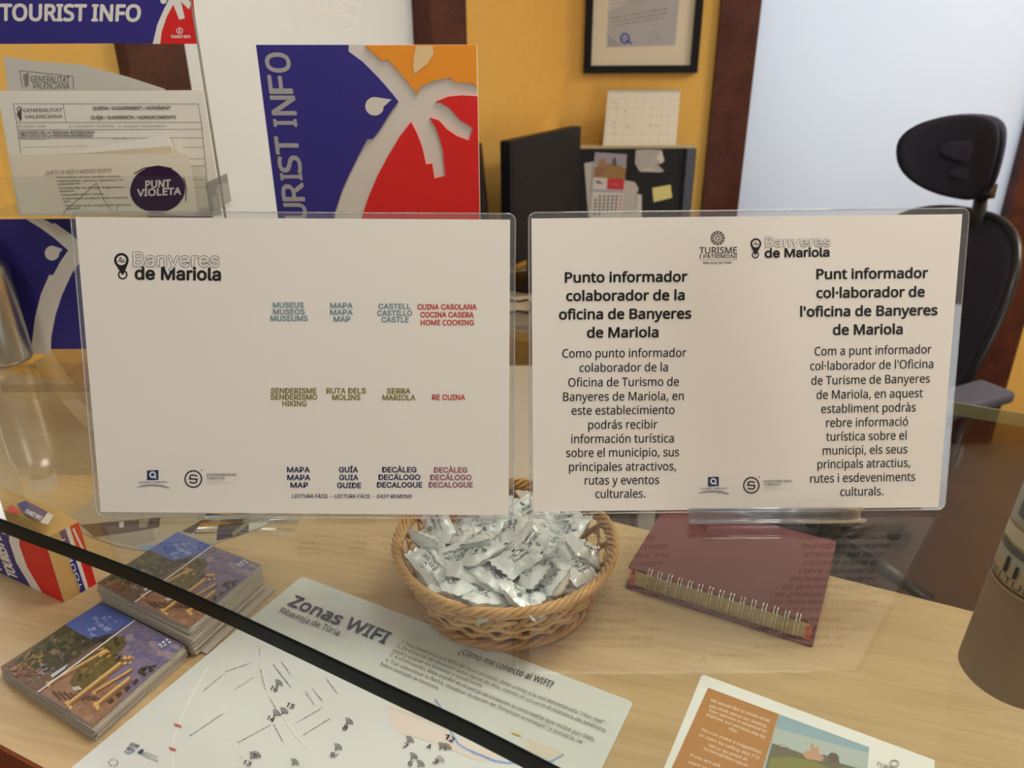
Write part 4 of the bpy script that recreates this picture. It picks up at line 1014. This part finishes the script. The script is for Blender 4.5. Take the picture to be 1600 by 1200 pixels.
CW = (234, 218, 196)
for s_, a, b in (('We would like to know what', (358, 264), (728, 396)), ('you think about our destiny.', (352, 298), (712, 430)), ('Your opinion is essential to', (345, 326), (706, 462)), ('improve our services day by', (334, 354), (700, 498)), ('day.', (474, 440), (526, 462)), ('You can make a suggestion', (298, 446), (676, 594)), ('or claim by calling 962 772', (288, 482), (662, 630)), ('184 or by email at', (342, 545), (586, 638)), ('turismo@ribarroja.es', (315, 566), (590, 676)), ('If you are still', (230, 606), (415, 678)), ('want to', (220, 650), (334, 692))):
    pg.text(s_, zf_(*a), zf_(*b), 0, CW, 'o', .03, top=(2.0, -4.0))
q = zf_(1508, 655)
for r in (7.5, 5): pg.ring(q, r, .9, (120, 122, 118), n=20, ry=r * .75)
pg.text('TURISME', (1368, 1196), (1408, 1211), 0, (90, 90, 88), 'o', .02, top=(2.5, -5.5))
pg.put('printing', t, 'ochre panel, castle photograph and cream lettering')

# ---- printed card box at the left edge
c0, c1, c3 = onz(100, 941, ZW + .0003), onz(150, 912, ZW + .0003), onz(-22, 884, ZW + .0003)
hb = ((lambda d: O.z + d.z * (c0.to_2d().length / d.to_2d().length))(ray(54, 829))) - ZW
c2 = c1 + (c3 - c0)
hb = max(.045, min(.085, hb))
t = thing('printed_card_box', 'small card box printed blue, white and red at the left edge of the worktop', 'box', c0)
up_ = V((0, 0, hb))
bm = bmesh.new(); base = [c0, c1, c2, c3]
vb = [bm.verts.new(p) for p in base]; vt = [bm.verts.new(p + up_ * .86) for p in base]
cm = (c0 + c1 + c2 + c3) / 4
vi = [bm.verts.new(p * .72 + cm * .28 + up_ * .98) for p in base]; ce = bm.verts.new(cm + up_ * 1.02)
bm.faces.new(vb[::-1])
for i in range(4):
    j = (i + 1) % 4
    bm.faces.new([vb[i], vb[j], vt[j], vt[i]]); bm.faces.new([vt[i], vt[j], vi[j], vi[i]]); bm.faces.new([vi[i], vi[j], ce])
obj('carton', bm, ink((206, 168, 108), .5), t)
e1 = (c0 - c3); pgL = Page(c3, e1, (0, 0, 1), .0004); wL = e1.length
hL = hb * .86
def P_(pts): return [(u * wL, v * hL) for u, v in pts]
pgL.poly(P_([(0, 0), (.60, 0), (.50, .35), (.50, .7), (.58, 1), (0, 1)]), BLUE, False)
pgL.poly(P_([(.60, 0), (.74, 0), (.64, .35), (.63, .7), (.70, 1), (.58, 1), (.50, .7), (.50, .35)]), LPALE, False)
pgL.poly(P_([(.74, 0), (1, 0), (1, 1), (.70, 1), (.63, .7), (.64, .35)]), LRED, False)
for u in (.20, .40):
    pgL.text('TOURIST INFO', ((u + .04) * wL, .04 * hL), ((u - .03) * wL, .97 * hL), 0, LPALE, 'o', .09, px=False, top=(-.13 * wL, -.01 * hL))
pgL.poly(P_([(.40, .92), (.47, .90), (.50, .80), (.44, .78)]), LPALE, False)
pgL.put('left_face_print', t, 'blue, white and red face')
e2 = (c1 - c0); pgR = Page(c0, e2, (0, 0, 1), .0004); wL = e2.length
pgR.poly(P_([(.50, 0), (.66, 0), (.60, 1), (.42, 1)]), BLUE, False); pgR.poly(P_([(.66, 0), (.76, 0), (.74, .5), (.72, 1), (.60, 1)]), LPALE, False); pgR.poly(P_([(.76, 0), (1, 0), (1, 1), (.72, 1), (.74, .5)]), LRED, False)
pgR.text('TOURIST', (.60 * wL, .06 * hL), (.50 * wL, .92 * hL), 0, LPALE, 'o', .06, px=False, top=(-.09 * wL, 0))
pgR.path([(.80 * wL, .95 * hL), (.90 * wL, .6 * hL)], .0016, LPALE, False)
pgR.put('right_face_print', t, 'tan face with blue, white and red bands')
pgT = Page(cm + up_ * 1.021, e1, V((-e1.y, e1.x, 0)), .0003)
zt_ = ZM(0, 750, 5.717)
pgT.poly([zt_(150, 215), zt_(235, 185), zt_(430, 290), zt_(360, 380), zt_(230, 310)], BLUE)
pgT.poly([zt_(430, 290), zt_(480, 320), zt_(430, 400), zt_(360, 380)], LPALE)
pgT.poly([zt_(60, 250), zt_(110, 225), zt_(190, 300), zt_(90, 300)], LRED)
pgT.text('TOURIST INFO', zt_(215, 290), zt_(360, 360), 0, LPALE, 'o', .06, top=(4, -5))
pgT.put('top_print', t, 'blue lid print')

# ---- round-edged picture mat behind the leaflet piles
ZP = ZW + .0008
zz = ZM(100, 780, 4.5714)
pg = flat_page(ZP, zz(160, 260), zz(1400, 250))
arc = [zz(-60, 200), zz(120, 235), zz(250, 290), zz(380, 335), zz(520, 362), zz(700, 375), zz(900, 360), zz(1060, 325), zz(1250, 262), zz(1420, 195), zz(1530, 140), zz(1600, 90)]
cc = [pg.uv(q) for q in arc]
mid = (cc[0] + cc[-1]) / 2
nrm = V((-(cc[-1] - cc[0]).y, (cc[-1] - cc[0]).x)).normalized()
if nrm.y < 0: nrm = -nrm
far_ = [mid + nrm * .05 + (cc[-1] - mid) * k for k in (.85, .4, -.4, -.85)]
t = thing('picture_mat', 'round-edged printed mat with a stone church photo behind the leaflet piles', 'mat', (pg.p.x, pg.p.y, ZW))
bm = bmesh.new(); plate(bm, pg, cc + far_, -.0006, .0002); obj('mat', bm, ink((176, 164, 146), .3), t)
pg.lift = .0004
pg.poly([zz(115, 185), zz(480, 150), zz(720, 130), zz(700, 200), zz(460, 240), zz(215, 275)], (88, 66, 60))
pg.poly([zz(215, 275), zz(460, 240), zz(640, 215), zz(660, 300), zz(500, 340), zz(300, 290)], (158, 146, 132))
pg.poly([zz(540, 150), zz(610, 140), zz(590, 205), zz(535, 205)], (150, 136, 120)); pg.poly([zz(395, 165), zz(430, 162), zz(425, 205), zz(395, 205)], (200, 194, 186))
pg.poly([zz(690, 135), zz(990, 120), zz(860, 225), zz(720, 245), zz(670, 270)], (172, 158, 128))
pg.poly([zz(990, 150), zz(1060, 148), zz(910, 250), zz(840, 232)], (70, 50, 46))
pg.poly([zz(1060, 165), zz(1110, 200), zz(1090, 280), zz(1000, 290), zz(930, 255)], (184, 166, 132))
pg.poly([zz(1120, 150), zz(1320, 140), zz(1320, 235), zz(1230, 268), zz(1090, 300), zz(1095, 215)], (52, 48, 54))
pg.poly([zz(1195, 245), zz(1310, 160), zz(1318, 180), zz(1215, 268)], (150, 136, 116)); pg.poly([zz(1320, 160), zz(1510, 150), zz(1400, 205), zz(1320, 235)], (206, 206, 190))
pg.poly([zz(520, 340), zz(640, 325), zz(700, 365), zz(560, 362)], (130, 158, 196))
pg.put('mat_print', t, 'church photograph in brown, stone and blue')

# ================================================================== THE OFFICE BEHIND
ZD = -0.37
yb_ = DY - .03
def lw(y, off): return P0.x + (y - P0.y) * LD.x / LD.y + off
desk = thing('office_desk', 'grey office desk behind the counter carrying the monitor', 'desk', (0.5, 2.3, ZF))
DP = [(lw(1.90, .06), 1.90), (.58, 1.90), (.58, yb_), (lw(yb_, .06), yb_)]
bm = bmesh.new(); hexa(bm, [V((x, y, ZD - .03)) for x, y in DP], [V((x, y, ZD)) for x, y in DP]); obj('desktop', bm, mat('grey_desk_top', (150, 138, 120), .4, noise=.1, scale=80), desk)
bm = bmesh.new(); hexa(bm, [V((x, y, ZF)) for x, y in ((DP[0][0] + .05, 2.0), (.55, 2.0), (.55, 2.03), (DP[0][0] + .05, 2.03))], [V((x, y, ZD - .03)) for x, y in ((DP[0][0] + .05, 2.0), (.55, 2.0), (.55, 2.03), (DP[0][0] + .05, 2.03))])
obj('front_panel', bm, mat('speckled_brown_panel', (84, 66, 54), .5, noise=.5, scale=90), desk)
bm = bmesh.new(); box(bm, (.56, 2.38, (ZF + ZD - .03) / 2), (.03, .9, ZD - .03 - ZF)); obj('side_panel', bm, mat('grey_desk_top', (0, 0, 0)), desk)
wt = thing('work_table', 'light grey work table between the counter and the office desk', 'table', (0.05, 1.35, ZF))
bm = bmesh.new(); box(bm, (0.05, 1.36, ZD - .0155), (.62, .56, .025)); bev(bm, .003); obj('tabletop', bm, mat('light_grey_laminate', (206, 202, 192), .4), wt)
for sx in (-1, 1):
    for sy in (-1, 1):
        bm = bmesh.new(); box(bm, (0.05 + sx * .28, 1.36 + sy * .25, (ZF + ZD - .028) / 2), (.04, .04, ZD - .028 - ZF)); obj('leg', bm, mat('light_grey_laminate', (0, 0, 0)), wt)
# monitor
mTL = ony(797, 221, 2.08); mTR = onz(908, 197, mTL.z); md = (mTR - mTL).normalized(); mn = V((md.y, -md.x, 0)); mw_ = (mTR - mTL).length; mh = .335
mon = thing('monitor', 'black flat monitor seen at an angle in front of the yellow wall', 'monitor', ((mTL + mTR) / 2).to_2d().to_3d() + V((0, 0, ZD)))
pg = Page(mTL - V((0, 0, mh)), md, (0, 0, 1))
bm = bmesh.new(); plate(bm, pg, rrect(mw_, mh, .006, 3), -.03, 0); obj('housing', bm, mat('black_plastic', (0, 0, 0)), mon)
bm = bmesh.new(); plate(bm, pg, [(.014, .02), (mw_ - .014, .02), (mw_ - .014, mh - .014), (.014, mh - .014)], -.001, .0008); obj('screen', bm, mat('dark_screen', (34, 30, 30), .45, spec=.15), mon)
mc = pg.w(mw_ / 2, 0) - mn * .04
bm = bmesh.new(); box(bm, (mc.x, mc.y, (mc.z + .1 + ZD) / 2), (.05, .04, mc.z + .1 - ZD)); obj('stand', bm, BLACK, mon)
bm = bmesh.new(); lathe(bm, [(0, ZD), (.11, ZD), (.11, ZD + .008), (.02, ZD + .018), (0, ZD + .018)], (mc.x, mc.y, 0), 32); obj('base', bm, BLACK, mon)
# dark tower to the right of the board
q = ony(752, 300, 1.98)
tw = thing('computer_tower', 'black narrow device peeping out behind the red edge of the board', 'computer', (q.x - .05, 2.06, ZD))
bm = bmesh.new(); ztp = ony(750, 240, 1.98).z; hexa(bm, [V((q.x - .12, 2.0, ZD)), V((q.x + .03, 2.0, ZD)), V((q.x + .03, 2.2, ZD)), V((q.x - .12, 2.2, ZD))], [V((q.x - .12, 2.0, ztp)), V((q.x - .004, 2.0, ztp)), V((q.x - .004, 2.2, ztp)), V((q.x - .12, 2.2, ztp))]); bev(bm, .005); obj('case', bm, BLACK, tw)
bm = bmesh.new(); box(bm, (q.x - .06, 1.999, (ZD + ztp) / 2), (.06, .004, .10)); obj('front_grille', bm, ink((44, 44, 48)), tw)
# pin board partition
YP = 2.64
pA, pB_, pC_ = ony(840, 219, YP), ony(1072, 232, YP), ony(1088, 231, YP)
zp = pB_.z
part = thing('pin_board', 'black desk partition pinned with a calendar and notes', 'partition', (pB_.x - .2, YP, ZD))
bm = bmesh.new(); box(bm, ((pA.x + pB_.x) / 2, YP + .025, (zp + ZD) / 2), (pB_.x - pA.x, .05, zp - ZD)); obj('panel', bm, mat('black_felt', (30, 31, 36), .85, noise=.2, scale=300), part)
bm = bmesh.new(); box(bm, ((pC_.x + pB_.x) / 2, YP + .02, (zp + ZD) / 2), (pC_.x - pB_.x, .06, zp - ZD)); bev(bm, .004); obj('end_post', bm, mat('charcoal_metal', (58, 60, 68), .35), part)
bm = bmesh.new(); box(bm, ((pA.x + pC_.x) / 2, YP + .035, zp + .004), (pC_.x - pA.x, .05, .008)); obj('top_cap', bm, mat('pale_wood_cap', (206, 186, 140), .5), part)
zk = ZM(890, 100, 4.8)
def pinned(name, label, cat, quad_px, c, fwd=.002, th=.0006, rag=None):
    pg = Page((pA.x, YP - fwd, ZD), (1, 0, 0), (0, 0, 1)); P2 = [pg.uv(zk(*q)) for q in quad_px]
    t = thing(name, label, cat, pg.w(P2[0].x, P2[0].y)); bm = bmesh.new(); plate(bm, pg, P2, -.0002, th); obj('sheet', bm, c if not isinstance(c, tuple) else ink(c, .6), t)
    pg.lift = th + .0002
    return t, pg
t, pg = pinned('note_paper', 'pale sheet pinned beside the monitor edge, left of the wall calendar', 'note', [(110, 745), (200, 728), (190, 1150), (140, 1150)], (196, 192, 184), .001)
pg.path([zk(130, 800), zk(170, 795)], .6, (150, 148, 142)); pg.put('writing', t)
t, pg = pinned('note_paper', 'curled grey paper pinned right of the wall calendar', 'note', [(380, 880), (425, 873), (490, 886), (517, 935), (500, 985), (500, 1140), (370, 1150)], (190, 186, 178), .0015)
pg.path([zk(430, 1115), zk(475, 1108)], 1, (110, 108, 104)); pg.put('writing', t)
t, pg = pinned('note_paper', 'white sheet pinned lowest, right of the wall calendar', 'note', [(395, 1130), (500, 1120), (505, 975), (541, 980), (540, 1180), (395, 1180)], (206, 203, 196), .0035)
t, pg = pinned('wall_calendar', 'wall calendar with a tower photo and red band pinned to the black partition', 'calendar', [(190, 662), (430, 678), (385, 1200), (148, 1200)], (210, 206, 200), .005)
pg.poly([zk(190, 662), zk(430, 678), zk(420, 770), zk(186, 760)], (158, 154, 168))
pg.poly([zk(186, 770), zk(260, 745), zk(330, 745), zk(425, 780), zk(412, 862), zk(180, 850)], (152, 122, 70)); pg.poly([zk(188, 790), zk(290, 770), zk(230, 830), zk(182, 848)], (150, 104, 84))
pg.poly([zk(318, 760), zk(322, 715), zk(332, 700), zk(345, 702), zk(350, 720), zk(352, 765)], (92, 84, 100)); pg.poly([zk(215, 770), zk(222, 715), zk(270, 712), zk(268, 770)], (160, 122, 96))
pg.poly([zk(284, 855), zk(412, 862), zk(404, 945), zk(278, 938)], (196, 56, 60)); pg.scribble(zk(320, 902), zk(370, 905), 1.8, (230, 160, 160))
pg.poly([zk(195, 872), zk(225, 876), zk(255, 900), zk(200, 895)], (120, 110, 104))
pg.poly([zk(172, 940), zk(404, 948), zk(402, 966), zk(170, 956)], (160, 160, 176))
for r in range(6):
    for c in range(7):
        if (r == 0 and c < 1) or (r == 5 and c > 1): continue
        x, y = 190 + 31 * c - 2 * r, 985 + 26 * r; pg.poly([zk(x, y), zk(x + 17, y + 1), zk(x + 16, y + 17), zk(x - 1, y + 16)], (88, 86, 88) if c < 6 else (206, 120, 120))
pg.put('calendar_print', t, 'tower photo, red band and day grid')
t, pg = pinned('note_paper', 'crumpled grey paper pinned high on the black partition', 'note', [(497, 645), (600, 640), (690, 645), (711, 725), (690, 745), (660, 755), (708, 800), (690, 812), (525, 806), (490, 745)], mat('creased_grey_paper', (176, 172, 166), .5, noise=.25, scale=60, bump=.6), .003)
pg.poly([zk(648, 712), zk(686, 648), zk(711, 725), zk(690, 745)], (214, 212, 204)); pg.poly([zk(525, 806), zk(600, 770), zk(690, 812)], (196, 192, 184)); pg.put('folded_corner', t, 'pale folded corner')
t, pg = pinned('sticky_note', 'yellow sticky note on the black partition', 'sticky note', [(620, 930), (757, 905), (770, 1002), (630, 1036)], (222, 212, 138), .003)
# desk calendar on the partition top
YCl = YP + .012
pg = Page((pA.x, YCl, 0), (1, 0, 0), (0, .34, 1))
Q2 = [pg.uv(zk(*q)) for q in ((290, 195), (832, 195), (795, 622), (250, 607))]
cal = thing('desk_calendar', 'white tent calendar with a wire top standing on the black partition', 'calendar', (pg.w(Q2[2].x, Q2[2].y).x - .1, YP + .03, zp + .008))
zb0 = zp + .009
def at_z(a, b):
    wa, wb = pg.w(a.x, a.y), pg.w(b.x, b.y); k = (zb0 - wa.z) / (wb.z - wa.z); return a + (b - a) * k
Q2[3] = at_z(Q2[0], Q2[3]); Q2[2] = at_z(Q2[1], Q2[2])
bm = bmesh.new(); plate(bm, pg, Q2, -.0006, .0002); obj('front_leaf', bm, ink((228, 224, 208), .6), cal)
tp = [pg.w(q.x, q.y) for q in Q2]
bm = bmesh.new(); bk_ = [V((p.x, 2 * tp[0].y - p.y + .004, p.z)) for p in (tp[2], tp[3])]
bk_ = [V((tp[2].x + .008, YP + .056, zb0)), V((tp[3].x + .008, YP + .056, zb0))]
hexa(bm, [tp[0], tp[1], bk_[0], bk_[1]], [p + V((0, .0008, 0)) for p in (tp[0], tp[1], bk_[0], bk_[1])]); obj('back_leaf', bm, ink((200, 196, 184), .6), cal)
bm = bmesh.new()
for k in range(22):
    p = tp[0] + (tp[1] - tp[0]) * ((k + .5) / 22)
    tube(bm, [p + V((0, .0045 * math.cos(a) , .0045 * math.sin(a) - .003)) for a in [2 * PI * j / 10 for j in range(10)]], .0009, 5, True)
obj('wire_binding', bm, mat('dark_wire', (70, 70, 72), .4, .6), cal)
pg.lift = .0006
GP = (186, 182, 170)
for k in range(8): pg.line(zk(300 + 66 * k, 235), zk(270 + 66 * k - 4, 600), .35, GP)
for k in range(6): pg.line(zk(292 - 6 * k, 262 + 66 * k), zk(826 - 5 * k, 262 + 66 * k), .35, GP)
for x, y in ((320, 280), (340, 295), (325, 440), (330, 475), (430, 465), (445, 480), (415, 352), (330, 520), (600, 462), (650, 465), (340, 325)): pg.line(zk(x - 12, y), zk(x + 16, y + 4), .8, (150, 146, 136))
pg.put('calendar_grid', cal)
# framed certificate
z3 = ZM(740, 0, 3.4283)
pg = Page((XC, DY - .004, 0), (1, 0, 0), (0, 0, 1))
fB = [pg.uv(z3(*q)) for q in ((590, 396), (1185, 386))]
fr = thing('framed_certificate', 'black framed certificate hanging on the yellow wall', 'picture', (pg.w(fB[0].x, 0).x + .2, DY, (pg.w(0, fB[0].y).z + .2)))
u0, u1 = fB[0].x - .002, fB[1].x + .004; v0 = (fB[0].y + fB[1].y) / 2; bw = .024 ; v1 = v0 + .46
bm = bmesh.new()
for P2 in ([(u0, v0), (u1, v0), (u1 - bw, v0 + bw), (u0 + bw, v0 + bw)], [(u1, v0), (u1, v1), (u1 - bw, v1 - bw), (u1 - bw, v0 + bw)], [(u1, v1), (u0, v1), (u0 + bw, v1 - bw), (u1 - bw, v1 - bw)], [(u0, v1), (u0, v0), (u0 + bw, v0 + bw), (u0 + bw, v1 - bw)]): plate(bm, pg, P2, 0, .024)
obj('frame', bm, mat('black_lacquer', (24, 22, 23), .5, spec=.15), fr)
bm = bmesh.new(); plate(bm, pg, [(u0 + bw, v0 + bw), (u1 - bw, v0 + bw), (u1 - bw, v1 - bw), (u0 + bw, v1 - bw)], 0, .010); obj('mount', bm, ink((224, 216, 192), .7), fr)
cq = [pg.uv(z3(*q)) for q in ((710, 254), (1076, 242))]
bm = bmesh.new(); plate(bm, pg, [(cq[0].x, cq[0].y), (cq[1].x, cq[1].y), (cq[1].x + .004, v1 - bw - .07), (cq[0].x + .002, v1 - bw - .07)], .010, .0106); ct = obj('certificate', bm, ink((178, 178, 180), .5), fr)
pg.lift = .0108
pg.poly([z3(722, 60), z3(850, 0), z3(722, 0)], (196, 194, 192)); pg.poly([z3(716, 250), z3(716, 190), z3(800, 248)], (160, 160, 166))
for s_, a, b in (('que ha superado la auditoría establecida en la norma de', (730, 100), (1038, 46)), ('calidad y cumple los requisitos del servicio en Riba', (742, 118), (1030, 70)), ('con la marca de calidad y sostenibilidad', (756, 136), (1016, 92))): pg.scribble(z3(*a), z3(*b), 3.2, (104, 102, 104))
pg.scribble(z3(745, 18), z3(930, 0), 2.4, (120, 118, 120))
q = z3(808, 206); pg.ring(q, 6.2, 3.0, (52, 84, 170), ry=7.4); pg.line((q[0] + 1, q[1] + 3), (q[0] + 11, q[1] + 8), 3, (52, 84, 170)); pg.ring((q[0] - 1, q[1]), 2.2, 1, (52, 84, 170))
pg.path([z3(940, 190), z3(960, 165), z3(985, 170), z3(975, 190), z3(1000, 200)], .7, (140, 140, 144)); pg.scribble(z3(940, 216), z3(1010, 208), 2, (120, 118, 120))
pg.put('certificate_print', ct, 'grey lines and blue Q mark')
bm = bmesh.new(); plate(bm, pg, [(u0 + bw, v0 + bw), (u1 - bw, v0 + bw), (u1 - bw, v1 - bw), (u0 + bw, v1 - bw)], .008, .0095); obj('glazing', bm, clear('picture_glass', (.97, .97, .97), 1.5, .8), fr)
# papers and cables in the gap between the signs
def desk_sheet(label, px, py, w_, h_, c, dz, rz, cat='paper', nm='office_paper'):
    q = onz(px, py, ZD + .001); t = thing(nm, label, cat, (q.x, q.y, ZD)); bm = bmesh.new()
    box(bm, (q.x, q.y, ZD + .0006 + dz / 2), (w_, h_, dz), M.Rotation(rz, 3, 'Z')); obj('stack', bm, ink(c, .6), t)
desk_sheet('white paper stack on the desk seen between the signs, farther', 822, 428, .10, .06, (226, 222, 214), .006, .2)
desk_sheet('yellow folder on the desk seen between the signs', 818, 443, .16, .05, (214, 186, 66), .004, -.1, 'folder', 'paper_folder')
desk_sheet('cream paper on the desk seen between the signs, nearer', 818, 474, .18, .12, (214, 200, 168), .003, .1)
t = thing('cable', 'black cable looped on the desk seen between the signs', 'cable', onz(816, 480, ZD))
bm = bmesh.new(); q = onz(815, 478, ZD + .012)
tube(bm, [q + V((.035 * math.cos(a) - .01, .06 * math.sin(a), .006 * math.sin(3 * a) - .001)) for a in [2 * PI * k / 28 for k in range(28)]], .003, 6, True); obj('loop', bm, BLACK, t, True)

# ---- office chair
YH = 1.92
hc = ony(1506, 247, YH)
fw = V((-.90, -.436, 0)).normalized(); rt_ = V((fw.y, -fw.x, 0)); uz = V((0, 0, 1))
seat_c = V((hc.x, hc.y, 0)) + fw * .22
ch = thing('office_chair', 'black mesh office chair with a curved headrest at the right', 'chair', (seat_c.x, seat_c.y, ZF))
NAVYM = mat('navy_mesh_fabric', (38, 36, 50), .8, noise=.35, scale=700, stretch=(1, 1, .15))
MESHP = mat('worn_mesh_fabric', (54, 51, 68), .85, noise=.5, scale=900, stretch=(1, .1, 1))
SHELL = mat('grey_violet_shell', (108, 106, 130), .45)
CBL = mat('chair_black_plastic', (30, 29, 34), .35)
def superpt(a, w_, h_, p=2.8):
    c, s_ = math.cos(a), math.sin(a); return (math.copysign(abs(c) ** (2 / p), c) * w_, math.copysign(abs(s_) ** (2 / p), s_) * h_)
def pad(bm, C, w_, h_, bow, thick, lean=0.0, p=2.8, rings=7, seg=44, taper=0.0):
    """curved cushion: front bowed forward at its two sides"""
    def fwd(x, y): return bow * (x / w_) ** 2 + lean * y
    fr_, bk2 = [], []
    for r in range(1, rings + 1):
        k = r / rings; A, B = [], []
        for i in range(seg):
            x, y = superpt(2 * PI * i / seg, w_ * k, h_ * k, p); x *= 1 + taper * y / h_
            puff = thick * (1 - k ** 6)
            P = C + rt_ * x + uz * y + fw * fwd(x, y)
            A.append(bm.verts.new(P + fw * puff * .35)); B.append(bm.verts.new(P - fw * (thick * .5 * (1 - k ** 8) + .004)))
        fr_.append(A); bk2.append(B)
    ca = bm.verts.new(C + fw * thick * .35); cb = bm.verts.new(C - fw * (thick * .5 + .004))
    for i in range(seg):
        j = (i + 1) % seg
        bm.faces.new([ca, fr_[0][i], fr_[0][j]]); bm.faces.new([cb, bk2[0][j], bk2[0][i]])
        for r in range(rings - 1):
            bm.faces.new([fr_[r][i], fr_[r + 1][i], fr_[r + 1][j], fr_[r][j]]); bm.faces.new([bk2[r][j], bk2[r + 1][j], bk2[r + 1][i], bk2[r][i]])
        bm.faces.new([fr_[-1][i], bk2[-1][i], bk2[-1][j], fr_[-1][j]])
bm = bmesh.new(); pad(bm, hc, .128, .097, .080, .016, .02, 2.35, taper=.10); hr = obj('headrest', bm, NAVYM, ch, True, label='curved dark navy headrest')
bm = bmesh.new(); pad(bm, hc - fw * .026 + uz * .005, .127, .095, .078, .014, .02, 2.35, taper=.12); obj('headrest_shell', bm, SHELL, hr, True, label='lighter violet-grey back shell')
bm = bmesh.new(); pad(bm, hc + fw * .0065 + uz * .016 - rt_ * .02, .068, .026, .022, .006, .02, 2.4, 4); pad(bm, hc + fw * .0065 - uz * .036 - rt_ * .02, .040, .014, .008, .006, .02, 2.4, 4); obj('mesh_window', bm, MESHP, hr, True)
bc = hc - fw * .075
bm = bmesh.new()
tube(bm, [hc - fw * .02 + uz * .005, hc - fw * .06 + uz * .015, hc - fw * .095 - uz * .01, hc - fw * .105 - uz * .06, hc - fw * .10 - uz * .10], [.015, .018, .019, .017, .015], 12)
box(bm, hc - fw * .098 - uz * .085, (.05, .04, .035), M((rt_, fw, uz)).transposed()); obj('headrest_arm', bm, CBL, ch, True)
bcz = hc - fw * .03 - uz * .415 + rt_ * .02
BW, BH, BBOW, BLEAN = .215, .265, .085, -.30
bm = bmesh.new(); pad(bm, bcz, BW, BH, BBOW, .020, BLEAN, 2.8, 8, 56, taper=.10); bk_ = obj('backrest', bm, NAVYM, ch, True)
bm = bmesh.new(); pad(bm, bcz + fw * .008 - uz * .03, .150, .19, .042, .006, BLEAN, 2.8, 6, 48, taper=.10); obj('mesh_panel', bm, MESHP, bk_, True)
def edge_pt(i):
    x, y = superpt(2 * PI * i / 56, BW + .005, BH + .005, 2.8); x *= 1 + .10 * y / BH
    return bcz + rt_ * x + uz * y + fw * (BBOW * (x / BW) ** 2 + BLEAN * y - .006)
bm = bmesh.new(); tube(bm, [edge_pt(i) for i in range(56)], .011, 8, True); obj('back_frame', bm, CBL, bk_, True)
bm = bmesh.new(); tube(bm, [hc - fw * .10 - uz * .09, hc - fw * .115 - uz * .2, hc - fw * .12 - uz * .42, V((hc.x, hc.y, -.66)) - fw * .08, V((seat_c.x, seat_c.y, -.70))], [.022, .026, .03, .03, .03], 10, flat=.6); obj('spine', bm, CBL, ch, True)
bm = bmesh.new()
for k, (zz, g) in enumerate(((-.68, .94), (-.665, 1), (-.63, 1), (-.612, .93))):
    ring_ = [bm.verts.new(V((seat_c.x, seat_c.y, zz)) + fw * .02 + rt_ * superpt(2 * PI * i / 40, .25 * g, .24 * g, 3.4)[0] + fw * superpt(2 * PI * i / 40, .25 * g, .24 * g, 3.4)[1]) for i in range(40)]
    if k: [bm.faces.new([pr[i], pr[(i + 1) % 40], ring_[(i + 1) % 40], ring_[i]]) for i in range(40)]
    else: bm.faces.new(ring_[::-1])
    pr = ring_
bm.faces.new(pr); obj('seat', bm, mat('grey_blue_seat_fabric', (74, 76, 92), .8, noise=.2, scale=500), ch, True)
for s_ in (1, -1):
    a0 = V((seat_c.x, seat_c.y, 0)) + rt_ * .27 * s_
    bm = bmesh.new(); tube(bm, [a0 + uz * -.68 - fw * .02 - rt_ * .1 * s_, a0 + uz * -.66 - fw * .02, a0 + uz * -.462 - fw * .04], .018, 8); am = obj('armrest', bm, CBL, ch, True)
    bm = bmesh.new(); box(bm, a0 + uz * -.445 - fw * .03, (.09, .22, .03), M((rt_, fw, uz)).transposed()); bev(bm, .012, 3); obj('arm_pad', bm, mat('grey_blue_seat_fabric', (0, 0, 0)), am, True)
bm = bmesh.new(); lathe(bm, [(0, ZF + .09), (.03, ZF + .09), (.03, ZF + .22), (.02, ZF + .22), (.02, -.68), (0, -.68)], (seat_c.x, seat_c.y, 0), 20); obj('gas_column', bm, CBL, ch, False)
for k in range(5):
    a = 2 * PI * k / 5 + .4; d_ = V((math.cos(a), math.sin(a), 0)); o_ = V((seat_c.x, seat_c.y, ZF))
    bm = bmesh.new(); tube(bm, [o_ + uz * .11, o_ + d_ * .16 + uz * .10, o_ + d_ * .30 + uz * .07], [.026, .022, .016], 8); lg = obj('base_leg', bm, CBL, ch, True)
    bm = bmesh.new(); w3 = V((-d_.y, d_.x, 0)); tube(bm, [o_ + d_ * .30 + uz * .03 - w3 * .02, o_ + d_ * .30 + uz * .03 + w3 * .02], .0295, 16); obj('castor', bm, BLACK, lg, False)
